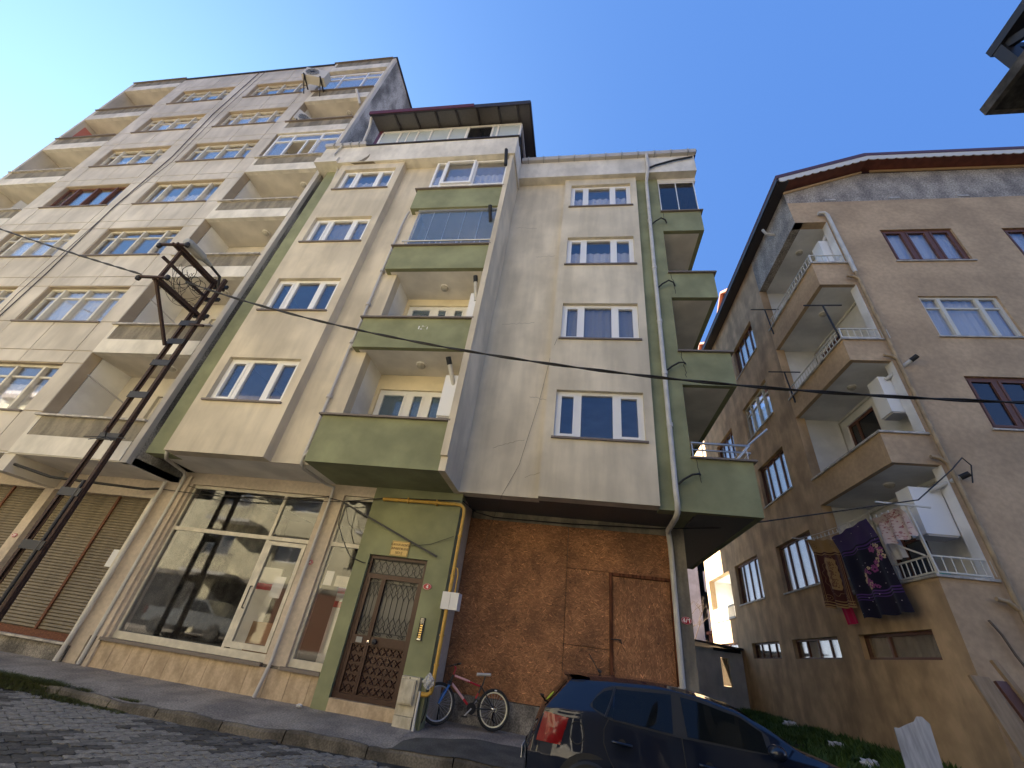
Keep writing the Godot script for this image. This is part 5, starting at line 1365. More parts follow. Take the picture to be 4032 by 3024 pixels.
func cables() -> void:
	var c := S().tube([Vector3(-15.6, 3.95, -7.3), Vector3(-14.0, 3.8, -7.45), Vector3(-12.0, 3.45, -7.8), Vector3(-10.2, 3.55, -8.5), Vector3(-9.95, 3.62, -8.62)], 0.03, 6)
	one("soffit_cable", c, M["cable_black"], "black cable bundle slung under the overhang above the roller shutters", "cable")
	var d := S()
	d.tube(sag(Vector3(-9.9, 3.62, -8.62), Vector3(-5.5, 3.78, -8.6), 0.10), 0.010, 5)
	d.tube(sag(Vector3(-9.2, 3.75, -8.62), Vector3(-5.5, 3.80, -8.6), 0.18), 0.008, 5)
	d.tube(sag(Vector3(-7.6, 3.70, -8.62), Vector3(-5.2, 3.70, -8.6), 0.06), 0.008, 5)
	d.tube([Vector3(-5.5, 3.76, -8.6), Vector3(-5.1, 3.70, -8.58), Vector3(-4.1, 3.86, -8.56), Vector3(-2.45, 3.93, -8.56)], 0.012, 5)
	one("shop_front_wires", d, M["cable_black"], "thin wires drooping across the top of the dusty shop window", "cable")
	one("slanting_rod", S().bar(Vector3(-5.05, 3.66, -8.5), Vector3(-2.72, 2.78, -8.56), 0.035, 0.035), M["dark_steel"], "slanting dark rod fixed across the green wall above the entrance sign", "rod")
	var e := S().tube([Vector3(-5.04, 3.64, -8.5), Vector3(-5.0, 3.2, -8.5), Vector3(-4.8, 2.9, -8.54), Vector3(-4.55, 2.6, -8.58), Vector3(-4.25, 2.52, -8.6), Vector3(-4.12, 2.52, -8.66)], 0.010, 5)
	e.tube([Vector3(-4.98, 3.6, -8.52), Vector3(-4.8, 3.25, -8.54), Vector3(-4.6, 3.1, -8.56)], 0.006, 5)
	e.tube([Vector3(-3.3, 2.93, -8.58), Vector3(-2.9, 3.0, -8.58), Vector3(-2.45, 3.2, -8.58)], 0.005, 5)
	one("entrance_wire", e, M["cable_black"], "black wire running down beside the narrow shop window into the brown door", "cable")
	one("recess_cable", S().tube([Vector3(-2.4, 3.95, -8.6), Vector3(-2.25, 3.93, -9.3), Vector3(-1.9, 3.96, -9.72), Vector3(-0.2, 3.97, -9.73), Vector3(1.9, 4.04, -9.7), Vector3(3.0, 4.08, -9.4), Vector3(5.0, 4.5, -9.2), Vector3(7.2, 5.1, -9.6), Vector3(8.2, 5.9, -9.7), Vector3(8.6, 6.25, -9.8), Vector3(8.75, 6.1, -9.85), Vector3(8.65, 5.7, -9.9)], 0.013, 6), M["cable_black"], "black cable running over the board panels and across the gap to the ochre block", "cable")
	one("hanging_wire", S().tube([Vector3(-0.62, 8.3, -8.3), Vector3(-0.75, 7.9, -8.4), Vector3(-0.95, 6.4, -8.45), Vector3(-1.25, 4.8, -8.45), Vector3(-1.55, 4.1, -8.48), Vector3(-2.0, 3.2, -9.5)], 0.0035, 4), M["cable_black"], "hair thin wire hanging down the pale wall left of the bay", "cable")

func entrance_items() -> void:
	# gas line
	var g := thing("gas_pipe", "yellow gas pipe along the green wall and down its corner", "pipe")
	part("pipe", S().tube([Vector3(-4.18, 3.83, -8.62), Vector3(-4.18, 3.83, -8.56), Vector3(-2.52, 3.85, -8.55), Vector3(-2.40, 3.84, -8.55), Vector3(-2.33, 3.78, -8.55), Vector3(-2.31, 3.65, -8.55), Vector3(-2.31, 0.70, -8.55), Vector3(-2.32, 0.62, -8.55), Vector3(-2.38, 0.58, -8.54), Vector3(-2.55, 0.575, -8.52)], 0.036, 12), M["gas_yellow"], g)
	part("thin_pipe", S().tube([Vector3(-2.31, 2.62, -8.55), Vector3(-2.24, 2.6, -8.55), Vector3(-2.21, 2.5, -8.56), Vector3(-2.21, 2.1, -8.56)], 0.014, 8), M["gas_yellow"], g)
	for y in [3.2, 2.45, 1.45, 1.0]: part("collar", S().lathe(Vector3(-2.31, y, -8.55), Vector3.UP, [[0, 0.036], [0, 0.048], [0.03, 0.048], [0.03, 0.036]], 12), M["gas_yellow"], g)
	for x in [-3.6, -2.95]: part("clamp", bx(x - 0.012, x + 0.012, 3.79, 3.90, -8.61, -8.51), M["gas_yellow"], g)
	var w := thing("white_box", "white metal box clamped round the yellow gas pipe at the corner", "utility box")
	part("casing", bx(-2.42, -2.10, 1.88, 2.17, -8.72, -8.47), M["box_white"], w)
	part("lid_seam", bx(-2.265, -2.257, 1.89, 2.16, -8.47, -8.466), M["pipe_grey"], w)
	var mt := thing("gas_meter_cabinet", "cream plastic gas meter cabinet standing beside the entrance step", "utility box")
	part("plinth", bx(-2.85, -2.53, 0.08, 0.26, -8.60, -8.44), M["meter_cream"], mt)
	part("back_case", bx(-2.855, -2.525, 0.265, 0.80, -8.61, -8.46), M["meter_cream"], mt)
	part("cover", S().box(-2.83, -2.57, 0.42, 0.76, -8.459, -8.40).box(-2.81, -2.59, 0.44, 0.74, -8.399, -8.385), M["meter_cream"], mt)
	part("badge", S().lathe(Vector3(-2.70, 0.52, -8.386), Vector3(0, 0, 1), [[0, 0.05], [0.004, 0.05], [0.004, 0.038], [0.001, 0.037]], 18), M["meter_cream"], mt)
	part("screw", bx(-2.715, -2.695, 0.77, 0.79, -8.46, -8.45), M["rubber_black"], mt)
	one("grey_conduit", S().tube([Vector3(-2.50, 0.62, -8.5), Vector3(-2.49, 0.3, -8.46), Vector3(-2.47, 0.1, -8.42)], 0.022, 8), M["pipe_white"], "thin white conduit on the ground beside the gas meter cabinet", "pipe")
	one("plastic_bag", S().grid(func(a, b):
		var th: float = a * TAU; var y: float = b
		var r := 0.085 * sin(PI * clampf(y * 0.92 + 0.06, 0, 1)) * (1.0 + 0.25 * sin(th * 4.0 + y * 7.0) + 0.15 * sin(th * 7.0 - y * 11.0))
		return Vector3(-2.36 + cos(th) * r, 0.66 + y * 0.24, -8.43 + sin(th) * r * 0.7), 28, 14, true), M["bag_film"], "clear crumpled plastic bag tied to the yellow gas pipe above the bicycle", "bag")
	var ic := thing("intercom_panel", "narrow black intercom panel with brass name buttons beside the brown door", "intercom")
	part("back_plate", bx(-2.79, -2.69, 1.33, 1.70, -8.62, -8.595), M["rubber_black"], ic)
	for k in 6: part("button", bx(-2.765, -2.715, 1.375 + k * 0.037, 1.375 + k * 0.037 + 0.024, -8.595, -8.588), M["brass"], ic)
	for q in [[1.34, 1.365], [1.60, 1.69]]: part("chrome_end", bx(-2.775, -2.705, q[0], q[1], -8.595, -8.586), M["chrome"], ic)
	# entrance name board
	var sg := thing("building_name_sign", "small golden name board above the brown entrance door", "sign")
	part("board", bx(-3.725, -3.345, 2.715, 3.0, -8.615, -8.595), M["sign_gold"], sg)
	part("border", S().box(-3.715, -3.355, 2.985, 2.99, -8.595, -8.592).box(-3.715, -3.355, 2.725, 2.73, -8.595, -8.592).box(-3.715, -3.71, 2.73, 2.985, -8.595, -8.592).box(-3.36, -3.355, 2.73, 2.985, -8.595, -8.592), M["sign_ink"], sg)
	text("HASAN DEMİR", Vector3(-3.535, 2.93, -8.594), 0.046, M["sign_ink"], sg, "Droid Serif")
	text("APARTMANI", Vector3(-3.535, 2.852, -8.594), 0.046, M["sign_ink"], sg, "Droid Serif")
	text("NO:2", Vector3(-3.535, 2.772, -8.594), 0.052, M["sign_ink"], sg, "Droid Serif")
	# oval house numbers
	number(Vector3(-2.79, 2.225, -8.61), 0.07, "4", "red oval house number plate with a white 4 beside the brown door")
	number(Vector3(-5.45, 2.42, -8.69), 0.062, "4A", "red oval house number plate on the pier between the two shop windows")
	number(Vector3(-13.14, 2.25, -8.69), 0.062, "2B", "red oval house number plate on the pier between the roller shutters")
	number(Vector3(2.27, 2.30, -9.79), 0.085, "4/1", "red oval house number plate on the pillar right of the boarded front")
	one("white_notice", bx(-10.35, -10.0, 1.86, 2.22, -8.80, -8.78), M["litter"], "white paper notice at the edge of the roller shutter", "notice")
	# flues and boilers of the middle block
	boiler(-3.08, -2.72, 5.48, 6.55, -8.05, -7.62, Vector3(-2.86, 6.3, -7.66), Vector3(-2.98, 6.72, -7.40), "white boiler cabinet on the lowest front balcony of the green striped block")
	boiler(-2.98, -2.70, 8.25, 9.28, -8.05, -7.68, Vector3(-2.80, 9.0, -7.68), Vector3(-2.86, 9.52, -7.48), "white boiler cabinet on the second front balcony of the green striped block")
	one("flue_pipe", S().tube([Vector3(-2.82, 12.0, -7.4), Vector3(-2.84, 12.25, -7.25)], 0.05, 10).tube([Vector3(-2.84, 12.25, -7.25), Vector3(-2.85, 12.42, -7.15)], 0.06, 10), M["rubber_black"], "black flue end poking out beside the frameless balcony glazing", "flue")
	one("flue_pipe", S().tube([Vector3(-2.72, 14.9, -7.3), Vector3(-2.76, 15.55, -7.12)], 0.055, 10), M["rubber_black"], "black flue end beside the topmost white framed balcony glazing", "flue")
	ceiling_lamp(Vector3(-3.93, 7.08, -7.97), "ceiling lamp over the lowest front balcony of the green striped block")
	ceiling_lamp(Vector3(-3.93, 9.85, -8.01), "ceiling lamp over the second front balcony of the green striped block")
	one("plaster_scar", S().box(-3.96, -3.93, 7.66, 7.76, -7.3, -7.296).box(-3.90, -3.86, 7.65, 7.68, -7.3, -7.296).prism(PackedVector2Array([Vector2(-3.92, 7.65), Vector2(-3.78, 7.65), Vector2(-3.83, 7.74), Vector2(-3.76, 7.77), Vector2(-3.86, 7.72)]), -7.3, -7.2955).box(-3.74, -3.72, 7.66, 7.74, -7.3, -7.296).box(-3.88, -3.83, 7.75, 7.77, -7.3, -7.296), M["box_white"], "white scrap of torn sticker on the second green balcony", "sticker")
	# inside the shop
	for q in [[-7.55, 0.62, 0.55, 1.75, -10.2, "tall white board with a red stripe leaning inside the shop window"], [-5.05, 0.62, 0.26, 1.5, -9.5, "tall white board with two red stripes inside the narrow shop window"]]:
		var t := thing("painted_board", q[5], "board")
		part("board", bx(q[0], q[0] + q[2], q[1], q[1] + q[3], q[4], q[4] + 0.03), M["white_paint"], t)
		part("stripe", bx(q[0], q[0] + q[2], q[1] + q[3] * 0.72, q[1] + q[3] * 0.80, q[4] + 0.03, q[4] + 0.034), M["red_enamel"], t)
		if q[2] < 0.4: part("stripe", bx(q[0], q[0] + q[2], q[1] + q[3] * 0.90, q[1] + q[3] * 0.97, q[4] + 0.03, q[4] + 0.034), M["red_enamel"], t)
	one("cardboard_box", bx(-6.55, -6.0, 0.62, 1.25, -9.7, -9.2), M["card_brown"], "brown cardboard box on the floor behind the shop door", "box")
	one("paper_sheet", bx(-5.1, -4.92, 2.05, 2.32, -8.86, -8.855), M["white_paint"], "white sheet of paper stuck inside the narrow shop window", "paper")
	one("paper_sheet", bx(-4.85, -4.55, 2.05, 2.25, -8.86, -8.855), M["pvc_old"], "cream sheet with a red dot inside the narrow shop window", "paper")
	one("paper_sheet", bx(-6.2, -5.95, 1.7, 2.1, -8.86, -8.855), M["white_paint"], "white poster stuck inside the shop door glass", "paper")

func text(t: String, p: Vector3, h: float, m: Material, parent: Node, font := "Droid Sans") -> void:
	var tm := TextMesh.new()
	var f := SystemFont.new()
	f.font_names = PackedStringArray([font]); f.font_weight = 700
	tm.font = f; tm.text = t; tm.font_size = 32; tm.pixel_size = h / 26.0; tm.depth = 0.004
	var o := MeshInstance3D.new()
	o.name = "lettering"; o.mesh = tm; o.material_override = m; o.position = p
	parent.add_child(o, true)
func number(p: Vector3, r: float, t: String, label: String) -> void:
	var o := thing("house_number", label, "sign", "red oval house numbers")
	var s := S(Transform3D(Basis.IDENTITY.scaled(Vector3(1.25, 0.8, 1.0)), p))
	s.lathe(Vector3.ZERO, Vector3(0, 0, 1), [[0, r], [0.006, r], [0.012, r * 0.85], [0.014, 0.0]], 24)
	part("plate", s, M["red_enamel"], o)
	var k := S(Transform3D(Basis.IDENTITY.scaled(Vector3(1.25, 0.8, 1.0)), p))
	k.lathe(Vector3.ZERO, Vector3(0, 0, 1), [[0.010, r * 0.93], [0.0135, r * 0.92], [0.0138, r * 0.88], [0.010, r * 0.87]], 24)
	part("rim_line", k, M["white_paint"], o)
	text(t, p + Vector3(0, 0, 0.014), r * 1.0, M["white_paint"], o)

func lot_items() -> void:
	# broken foam slab leaning on nothing but the ground, timber pile on the right
	var f := S(Transform3D(Basis(Vector3.UP, deg_to_rad(-24)) * Basis(Vector3.RIGHT, deg_to_rad(-9)), Vector3(5.36, 0.1, -9.1)))
	f.prism(PackedVector2Array([Vector2(-0.22, -0.3), Vector2(0.2, -0.3), Vector2(0.27, 1.12), Vector2(0.2, 1.20), Vector2(0.13, 1.19), Vector2(0.08, 1.12), Vector2(-0.02, 1.07), Vector2(-0.14, 1.0), Vector2(-0.2, 1.0)]), -0.05, 0.05)
	one("foam_slab", f, M["foam_white"], "broken pale corrugated slab standing upright in the grass", "slab")
	var q := [[Vector3(7.12, -0.3, -8.9), Vector3(6.98, 1.98, -9.6), 0.34, 0.05, "wood_dirty", "wide weathered timber board leaning in the lot, nearest to the ochre wall corner"], [Vector3(7.6, -0.3, -8.9), Vector3(7.32, 1.95, -9.65), 0.2, 0.05, "wood_brown", "dark brown timber board leaning between two pale boards"], [Vector3(7.9, -0.3, -9.0), Vector3(7.43, 2.27, -9.75), 0.10, 0.06, "wood_dirty", "narrow timber batten sticking up above the leaning boards"], [Vector3(8.0, -0.3, -8.8), Vector3(7.75, 2.0, -9.5), 0.4, 0.04, "wood_pale", "pale plywood sheet leaning at the edge of the lot"]]
	for p in q: one("timber_board", S().bar(p[0], p[1], p[2], p[3], Vector3(0.2, 0.2, 1)), M[p[4]], p[5], "board", "timber boards leaning in the lot")
	one("bent_stick", S().tube([Vector3(7.8, 2.95, -9.95), Vector3(7.9, 2.72, -9.93), Vector3(7.97, 2.4, -9.92), Vector3(8.15, 1.9, -9.9), Vector3(8.4, 1.2, -9.88)], 0.022, 6), M["bark"], "bent brown stick hanging on the ochre wall above the leaning boards", "stick")
	# shed at the end of the gap
	var sh := thing("small_shed", "small grey shed with a dark tin roof at the back of the gap", "shed")
	part("wall", S().wall(4.6, 7.25, -0.3, 2.5, -22.0, 0.2, [[6.35, 6.7, 1.2, 2.2]]), M["band_white"], sh)
	part("wall", bx(4.6, 4.8, -0.3, 2.5, -25.0, -22.201), M["band_white"], sh)
	part("window", bx(6.36, 6.69, 1.21, 2.19, -22.14, -22.1), M["glass_dark"], sh)
	part("roof", S(Transform3D(Basis(Vector3(0, 0, 1), -0.06), Vector3(4.3, 2.72, 0))).box(0, 2.95, 0, 0.07, -25.2, -21.7), M["black_trim"], sh)
	part("roof_gap", bx(6.1, 7.2, 2.42, 2.54, -22.6, -21.99), M["black_trim"], sh)
	# bare tree behind the shed
	var tr := thing("bare_tree", "small leafless tree behind the shed in the gap", "tree")
	var trunk := S(); var limbs := S()
	var r := RandomNumberGenerator.new(); r.seed = 12
	var o := Vector3(6.7, 0, -28.0)
	trunk.tube([o, o + Vector3(0.05, 2.2, 0), o + Vector3(-0.1, 3.4, 0)], 0.06, 7, 0.035)
	branch(limbs, o + Vector3(0.05, 2.0, 0), Vector3(-0.3, 1, 0.1), 1.7, 0.028, 4, r)
	branch(limbs, o + Vector3(0.0, 2.7, 0), Vector3(0.45, 1, -0.1), 1.6, 0.026, 4, r)
	branch(limbs, o + Vector3(-0.1, 3.3, 0), Vector3(-0.1, 1, 0), 1.6, 0.026, 4, r)
	branch(limbs, o + Vector3(0.02, 1.6, 0), Vector3(0.5, 0.8, 0.3), 1.3, 0.022, 4, r)
	part("trunk", trunk, M["bark"], tr); part("branches", limbs, M["bark"], tr).set_meta("kind", "stuff")
	# far buildings
	var fb := thing("pale_blue_building", "pale blue rendered gable wall far behind the gap", "building")
	part("wall", bx(3.0, 11.3, -0.3, 13.0, -55.0, -40.0), M["far_blue"], fb)
	var rd := thing("red_roofed_house", "strip of a red house between the blue wall and the ochre block", "building")
	part("wall", bx(10.6, 16.0, -0.3, 4.2, -39.0, -36.0), M["rust"], rd)
	part("roof", bx(10.5, 16.2, 4.2, 4.4, -39.2, -35.7), M["soffit_redwood"], rd)
	var fw := thing("distant_white_apartment_building", "white apartment block with ribbon windows rising behind the ochre roof", "building")
	var hs := []
	for k in 10:
		for j in 4: hs.append([11.0 + j * 2.6, 13.1 + j * 2.6, 4.5 + k * 2.9, 6.1 + k * 2.9])
	part("wall", S().wall(10.6, 22.0, -0.3, 33.0, -40.0, 0.3, hs), M["far_white"], fb if false else fw)
	part("side_wall", bx(10.6, 10.9, -0.3, 33.0, -52.0, -40.301), M["far_white"], fw)
	part("roof", bx(10.4, 22.2, 33.0, 33.35, -52.0, -39.6), M["lamp_grey"], fw)
	for k in range(6, 10):
		for j in 2: win(fw, Transform3D.IDENTITY, 11.0 + j * 2.6, 13.1 + j * 2.6, 4.5 + k * 2.9, 6.1 + k * 2.9, -40.1, {"cuts": [0.33, 0.66], "fw": 0.09, "mw": 0.09, "glass": "glass_dark"})

func branch(s: Shape, p: Vector3, d: Vector3, l: float, r: float, depth: int, g: RandomNumberGenerator) -> void:
	d = d.normalized()
	var q := p + d * l * 0.5 + Vector3(g.randfn(0, 0.05), 0, g.randfn(0, 0.05))
	var e := p + d * l
	s.tube([p, q, e], r, 5, r * 0.5)
	if depth <= 0: return
	for k in 3:
		var t := g.randf_range(0.35, 1.0)
		branch(s, p.lerp(e, t), d + Vector3(g.randfn(0, 0.55), g.randf_range(-0.1, 0.3), g.randfn(0, 0.55)), l * g.randf_range(0.45, 0.65), r * 0.55, depth - 1, g)

# ---------------------------------------------------------------- parked hatchback
func key(a: Array, x: float) -> float:
	if x <= a[0][0]: return a[0][1]
	for i in a.size() - 1:
		if x <= a[i + 1][0]:
			var t: float = (x - a[i][0]) / (a[i + 1][0] - a[i][0])
			t = lerpf(t, t * t * (3.0 - 2.0 * t), 0.35)
			return lerpf(a[i][1], a[i + 1][1], t)
	return a[-1][1]
const YB := [[0, 0.985], [0.8, 1.0], [1.6, 0.945], [2.45, 0.92], [2.95, 0.90], [3.5, 0.79], [3.95, 0.60]]
const YR := [[0, 1.275], [0.48, 1.285], [0.7, 1.297], [0.96, 1.318], [1.44, 1.348], [1.92, 1.312], [2.27, 1.25], [2.5, 1.165], [2.9, 0.97], [3.5, 0.84], [3.95, 0.64]]
const YT := [[0, 1.32], [0.48, 1.335], [0.7, 1.362], [1.14, 1.392], [1.57, 1.396], [1.94, 1.36], [2.3, 1.285], [2.6, 1.14], [2.95, 0.99], [3.5, 0.87], [3.95, 0.67]]
const WB := [[0, 0.735], [0.1, 0.775], [0.3, 0.815], [0.6, 0.838], [1.2, 0.845], [2.2, 0.845], [3.0, 0.84], [3.6, 0.78], [3.95, 0.60]]
const WR := [[0.4, 0.555], [0.7, 0.595], [1.4, 0.635], [2.0, 0.635], [2.5, 0.68], [2.9, 0.75], [3.5, 0.68], [3.95, 0.5]]
func car_point(s: float, t: float) -> Vector3:
	# t: 0 sill .. 1 roof centre, through seven levels
	var lv := 6.0 * t
	var i := mini(5, int(lv))
	var f := lv - i
	var a := car_level(s, i); var b := car_level(s, i + 1)
	return a.lerp(b, f)
func car_level(s: float, i: int) -> Vector3:
	var rear: float = [0.10, 0.04, 0.03, 0.195, 0.475, 0.49, 0.46][i]
	var x := lerpf(rear, 3.95, s)
	var w := key(WB, x); var yb := key(YB, x); var yr := key(YR, x); var yt := key(YT, x); var wr := key(WR, x)
	match i:
		0: return Vector3(x, 0.17, w * 0.93)
		1: return Vector3(x, 0.34, w * 0.99)
		2: return Vector3(x, 0.60 if x < 3.4 else lerpf(0.60, 0.45, (x - 3.4) / 0.55), w)
		3: return Vector3(x, yb, w * 0.952)
		4: return Vector3(x, yr, wr)
		5: return Vector3(x, lerpf(yr, yt, 0.72), wr * 0.72)
	return Vector3(x, yt, 0.0)
func car_side(x: float, y: float) -> float:   # half width of the side at a place
	var w := key(WB, x); var yb := key(YB, x); var yr := key(YR, x)
	if y > yb: return lerpf(w * 0.952, key(WR, x), clampf((y - yb) / maxf(0.01, yr - yb), 0, 1))
	if y > 0.6: return lerpf(w, w * 0.952, (y - 0.6) / (yb - 0.6))
	return lerpf(w * 0.985, w, clampf((y - 0.34) / 0.26, 0, 1))
func car() -> void:
	var t := thing("parked_hatchback", "dark blue five door hatchback parked along the kerb, seen from its rear flank", "car")
	t.position = Vector3(-0.46, -0.09, -6.72)
	t.rotation.z = deg_to_rad(-0.6)
	var s := S()
	for sgn in [1.0, -1.0]:
		s.grid(func(a, b):
			var p := car_point(a, b)
			return Vector3(p.x, p.y, p.z * sgn), 64, 36, sgn < 0.0)
	# tail and nose
	s.grid(func(a, b):
		var p := car_point(0.0, b); var u: float = a * 2.0 - 1.0
		return Vector3(p.x - 0.07 * (1.0 - u * u) * clampf((1.0 - b) * 3.0, 0, 1), p.y, p.z * u), 20, 36, false)
	s.grid(func(a, b):
		var p := car_point(1.0, b); var u: float = 1.0 - a * 2.0
		return Vector3(p.x + 0.09 * (1.0 - u * u), p.y, p.z * u), 16, 36, false)
	part("body", s, M["car_paint"], t)
	part("underbody", bx(0.1, 3.9, 0.15, 0.19, -0.75, 0.75), M["plastic_black"], t)
	# side windows: patches that follow the flank
	var top := func(x: float) -> float: return key([[0.70, 1.09], [0.78, 1.175], [0.86, 1.235], [0.98, 1.272], [1.6, 1.305], [1.82, 1.288], [2.28, 1.208], [2.50, 1.105], [2.56, 1.06]], x)
	var bot := func(x: float) -> float: return key([[0.70, 1.07], [0.80, 1.03], [0.90, 0.995], [1.65, 0.955], [2.56, 0.935]], x)
	var patch := func(x0: float, x1: float, k0: float, k1: float, off: float, skew: float) -> Shape:
		return S().grid(func(a, b):
			var x: float = lerpf(x0, x1, a) + skew * (1.0 - b) * lerpf(1.0, 0.7, a)
			var y: float = lerpf(bot.call(x), top.call(x), lerpf(k0, k1, b))
			return Vector3(x, y, car_side(x, y) + off), 24, 8, false)
	part("window_surround", patch.call(0.70, 2.56, -0.06, 1.07, 0.006, 0.0), M["rubber_black"], t)
	part("quarter_window", patch.call(0.725, 0.955, 0.04, 0.96, 0.010, 0.0), M["car_glass"], t)
	part("rear_door_window", patch.call(0.985, 1.60, 0.0, 0.97, 0.010, -0.04), M["car_glass"], t)
	part("front_door_window", patch.call(1.70, 2.50, 0.0, 0.97, 0.010, 0.02), M["car_glass"], t)
	part("window_divider", S().tube([Vector3(0.86, 1.0, car_side(0.86, 1.0) + 0.012), Vector3(0.93, 1.14, car_side(0.93, 1.14) + 0.012), Vector3(0.985, 1.275, car_side(0.985, 1.27) + 0.012)], 0.012, 6), M["plastic_black"], t)
	# seams
	var seam := func(pts: Array) -> Shape:
		var q := []
		for i in pts.size() - 1:
			for k in 6:
				var p: Vector2 = (pts[i] as Vector2).lerp(pts[i + 1], k / 6.0)
				q.append(Vector3(p.x, p.y, car_side(p.x, p.y) + 0.001))
		var l: Vector2 = pts[-1]
		q.append(Vector3(l.x, l.y, car_side(l.x, l.y) + 0.001))
		return S().tube(q, 0.005, 5)
	var rd := part("rear_door", seam.call([Vector2(0.90, 0.99), Vector2(0.85, 0.9), Vector2(0.845, 0.78), Vector2(0.89, 0.68), Vector2(1.0, 0.52), Vector2(1.02, 0.3)]), M["rubber_black"], t)
	var fd := part("front_door", seam.call([Vector2(1.66, 0.95), Vector2(1.68, 0.7), Vector2(1.70, 0.3)]), M["rubber_black"], t)
	for q in [[0.94, 1.135, 0.80, rd], [1.82, 2.005, 0.745, fd]]:
		var w: float = car_side(q[0], q[2])
		part("handle", S().tube([Vector3(q[0], q[2] + 0.004, w), Vector3(q[0] + 0.02, q[2] + 0.004, w + 0.03), Vector3(q[1] - 0.02, q[2] - 0.003, w + 0.03), Vector3(q[1], q[2] - 0.004, w)], 0.016, 8), M["car_paint"], q[3])
		part("handle_cup", S().lathe(Vector3((q[0] + q[1]) * 0.5, q[2] - 0.005, w - 0.001), Vector3(0, 0, 1), [[0.002, 0.045], [0.003, 0.0]], 16), M["plastic_black"], q[3])
	var ring := []
	for k in 24:
		var a := k * TAU / 24
		var x := 0.56 + 0.078 * cos(a); var y := 0.825 + 0.095 * sin(a)
		ring.append(Vector3(x, y, car_side(x, y) + 0.001))
	part("fuel_flap", S().tube(ring, 0.005, 5, -1.0, true), M["rubber_black"], t)
	# tail lamps wrap round the corner
	for sgn in [1.0, -1.0]:
		var l := S().grid(func(a, b):
			var y: float = lerpf(0.695, 0.955, b) - a * 0.02 * (1.0 if b > 0.5 else 0.0) 
			var x: float = lerpf(0.205 + 0.02 * b, lerpf(0.385, 0.462, b), a)
			var bulge := 0.016 * sin(PI * clampf(a, 0.02, 1)) * sin(PI * b)
			return Vector3(x, y, (car_side(x, y) + 0.005 + bulge) * sgn), 10, 10, sgn < 0.0)
		l.grid(func(a, b):
			var y: float = lerpf(0.695, 0.955, b)
			var p := car_at_height(y)
			var q := Vector3(0.205 + 0.02 * b, y, car_side(0.205 + 0.02 * b, y) + 0.005)
			var m := Vector3(p.x - 0.012, y, p.z + 0.012).lerp(q, lerpf(0.4, 1.0, a))
			return Vector3(m.x, y, m.z * sgn), 4, 10, sgn < 0.0)
		part("tail_lamp", l, M["tail_red"], t)
	# rear window, spoiler, wiper, sticker
	part("rear_window", S().grid(func(a, b):
		var y: float = lerpf(1.0, 1.262, b); var p := car_at_height(y); var u: float = lerpf(-0.86, 0.86, a)
		return Vector3(p.x - 0.07 * (1.0 - u * u) - 0.010, y, p.z * u), 16, 8, false), M["car_glass"], t)
	part("rear_pillar_glass", S().grid(func(a, b):
		var y: float = lerpf(1.0, 1.262, b); var p := car_at_height(y)
		return Vector3(p.x + lerpf(-0.012, 0.0, a), y, (p.z + 0.004) * lerpf(0.86, 0.985, a)), 4, 8, false), M["rubber_black"], t)
	part("spoiler", S().grid(func(a, b):
		var th: float = a * TAU
		var u: float = b * 2.0 - 1.0
		var lx := 0.545 + 0.155 * cos(th) - 0.03 * (1.0 - u * u)
		return Vector3(lx, 1.318 + 0.022 * sin(th) * (1.0 if cos(th) > -0.5 else 0.7) + 0.025 * (1.0 - u * u), u * 0.56), 20, 16, false), M["car_paint"], t)
	var wp := car_at_height(1.02)
	part("wiper", S().tube([Vector3(wp.x - 0.07, 1.0, -0.05), Vector3(wp.x - 0.13, 1.05, 0.0), Vector3(wp.x - 0.08, 1.07, 0.35)], 0.012, 6), M["plastic_black"], t)
	part("sticker", S().grid(func(a, b):
		var th: float = a * TAU
		var y: float = 1.085 + 0.045 * sin(th) * b; var u: float = 0.62 + 0.13 * cos(th) * b
		var p := car_at_height(y)
		return Vector3(p.x - 0.07 * (1.0 - u * u) - 0.014, y, p.z * u), 20, 3, true), M["sticker_lime"], t)
	part("antenna", S().tube([Vector3(0.86, 1.385, 0.0), Vector3(0.82, 1.41, 0.0)], 0.022, 8, 0.014).tube([Vector3(0.82, 1.41, 0.0), Vector3(0.70, 1.575, 0.0)], 0.006, 6), M["rubber_black"], t)
	part("rear_bumper", S().grid(func(a, b):
		var y: float = lerpf(0.30, 0.60, b); var p := car_at_height(y); var u: float = lerpf(-1.0, 1.0, a)
		return Vector3(p.x - 0.07 * (1.0 - u * u) - 0.012, y, (p.z + 0.006) * u), 20, 8, false), M["car_paint"], t)
	part("number_plate", bx(-0.075, -0.068, 0.44, 0.55, -0.26, 0.26), M["white_paint"], t)
	part("reflector", bx(0.07, 0.08, 0.33, 0.37, 0.55, 0.72), M["tail_red"], t)
	# wheels in their arches
	for wx in [0.70, 3.17]:
		for sgn in [1.0, -1.0]:
			var c := Vector3(wx, 0.30, sgn * 0.70)
			part("wheel_arch", S().lathe(Vector3(wx, 0.30, sgn * (car_side(wx, 0.5) + 0.002)), Vector3(0, 0, sgn), [[0.0, 0.375], [0.002, 0.0]], 32), M["rubber_black"], t)
			var ty := part("wheel", S().lathe(Vector3(wx, 0.30, sgn * 0.68), Vector3(0, 0, sgn), [[0, 0.2], [0.0, 0.29], [0.03, 0.31], [0.16, 0.31], [0.185, 0.29], [0.185, 0.2]], 32), M["rubber_black"], t)
			part("rim", S().lathe(Vector3(wx, 0.30, sgn * 0.68), Vector3(0, 0, sgn), [[0.17, 0.2], [0.183, 0.19], [0.16, 0.16], [0.178, 0.05], [0.18, 0.0]], 24), M["alu_grey"], ty)
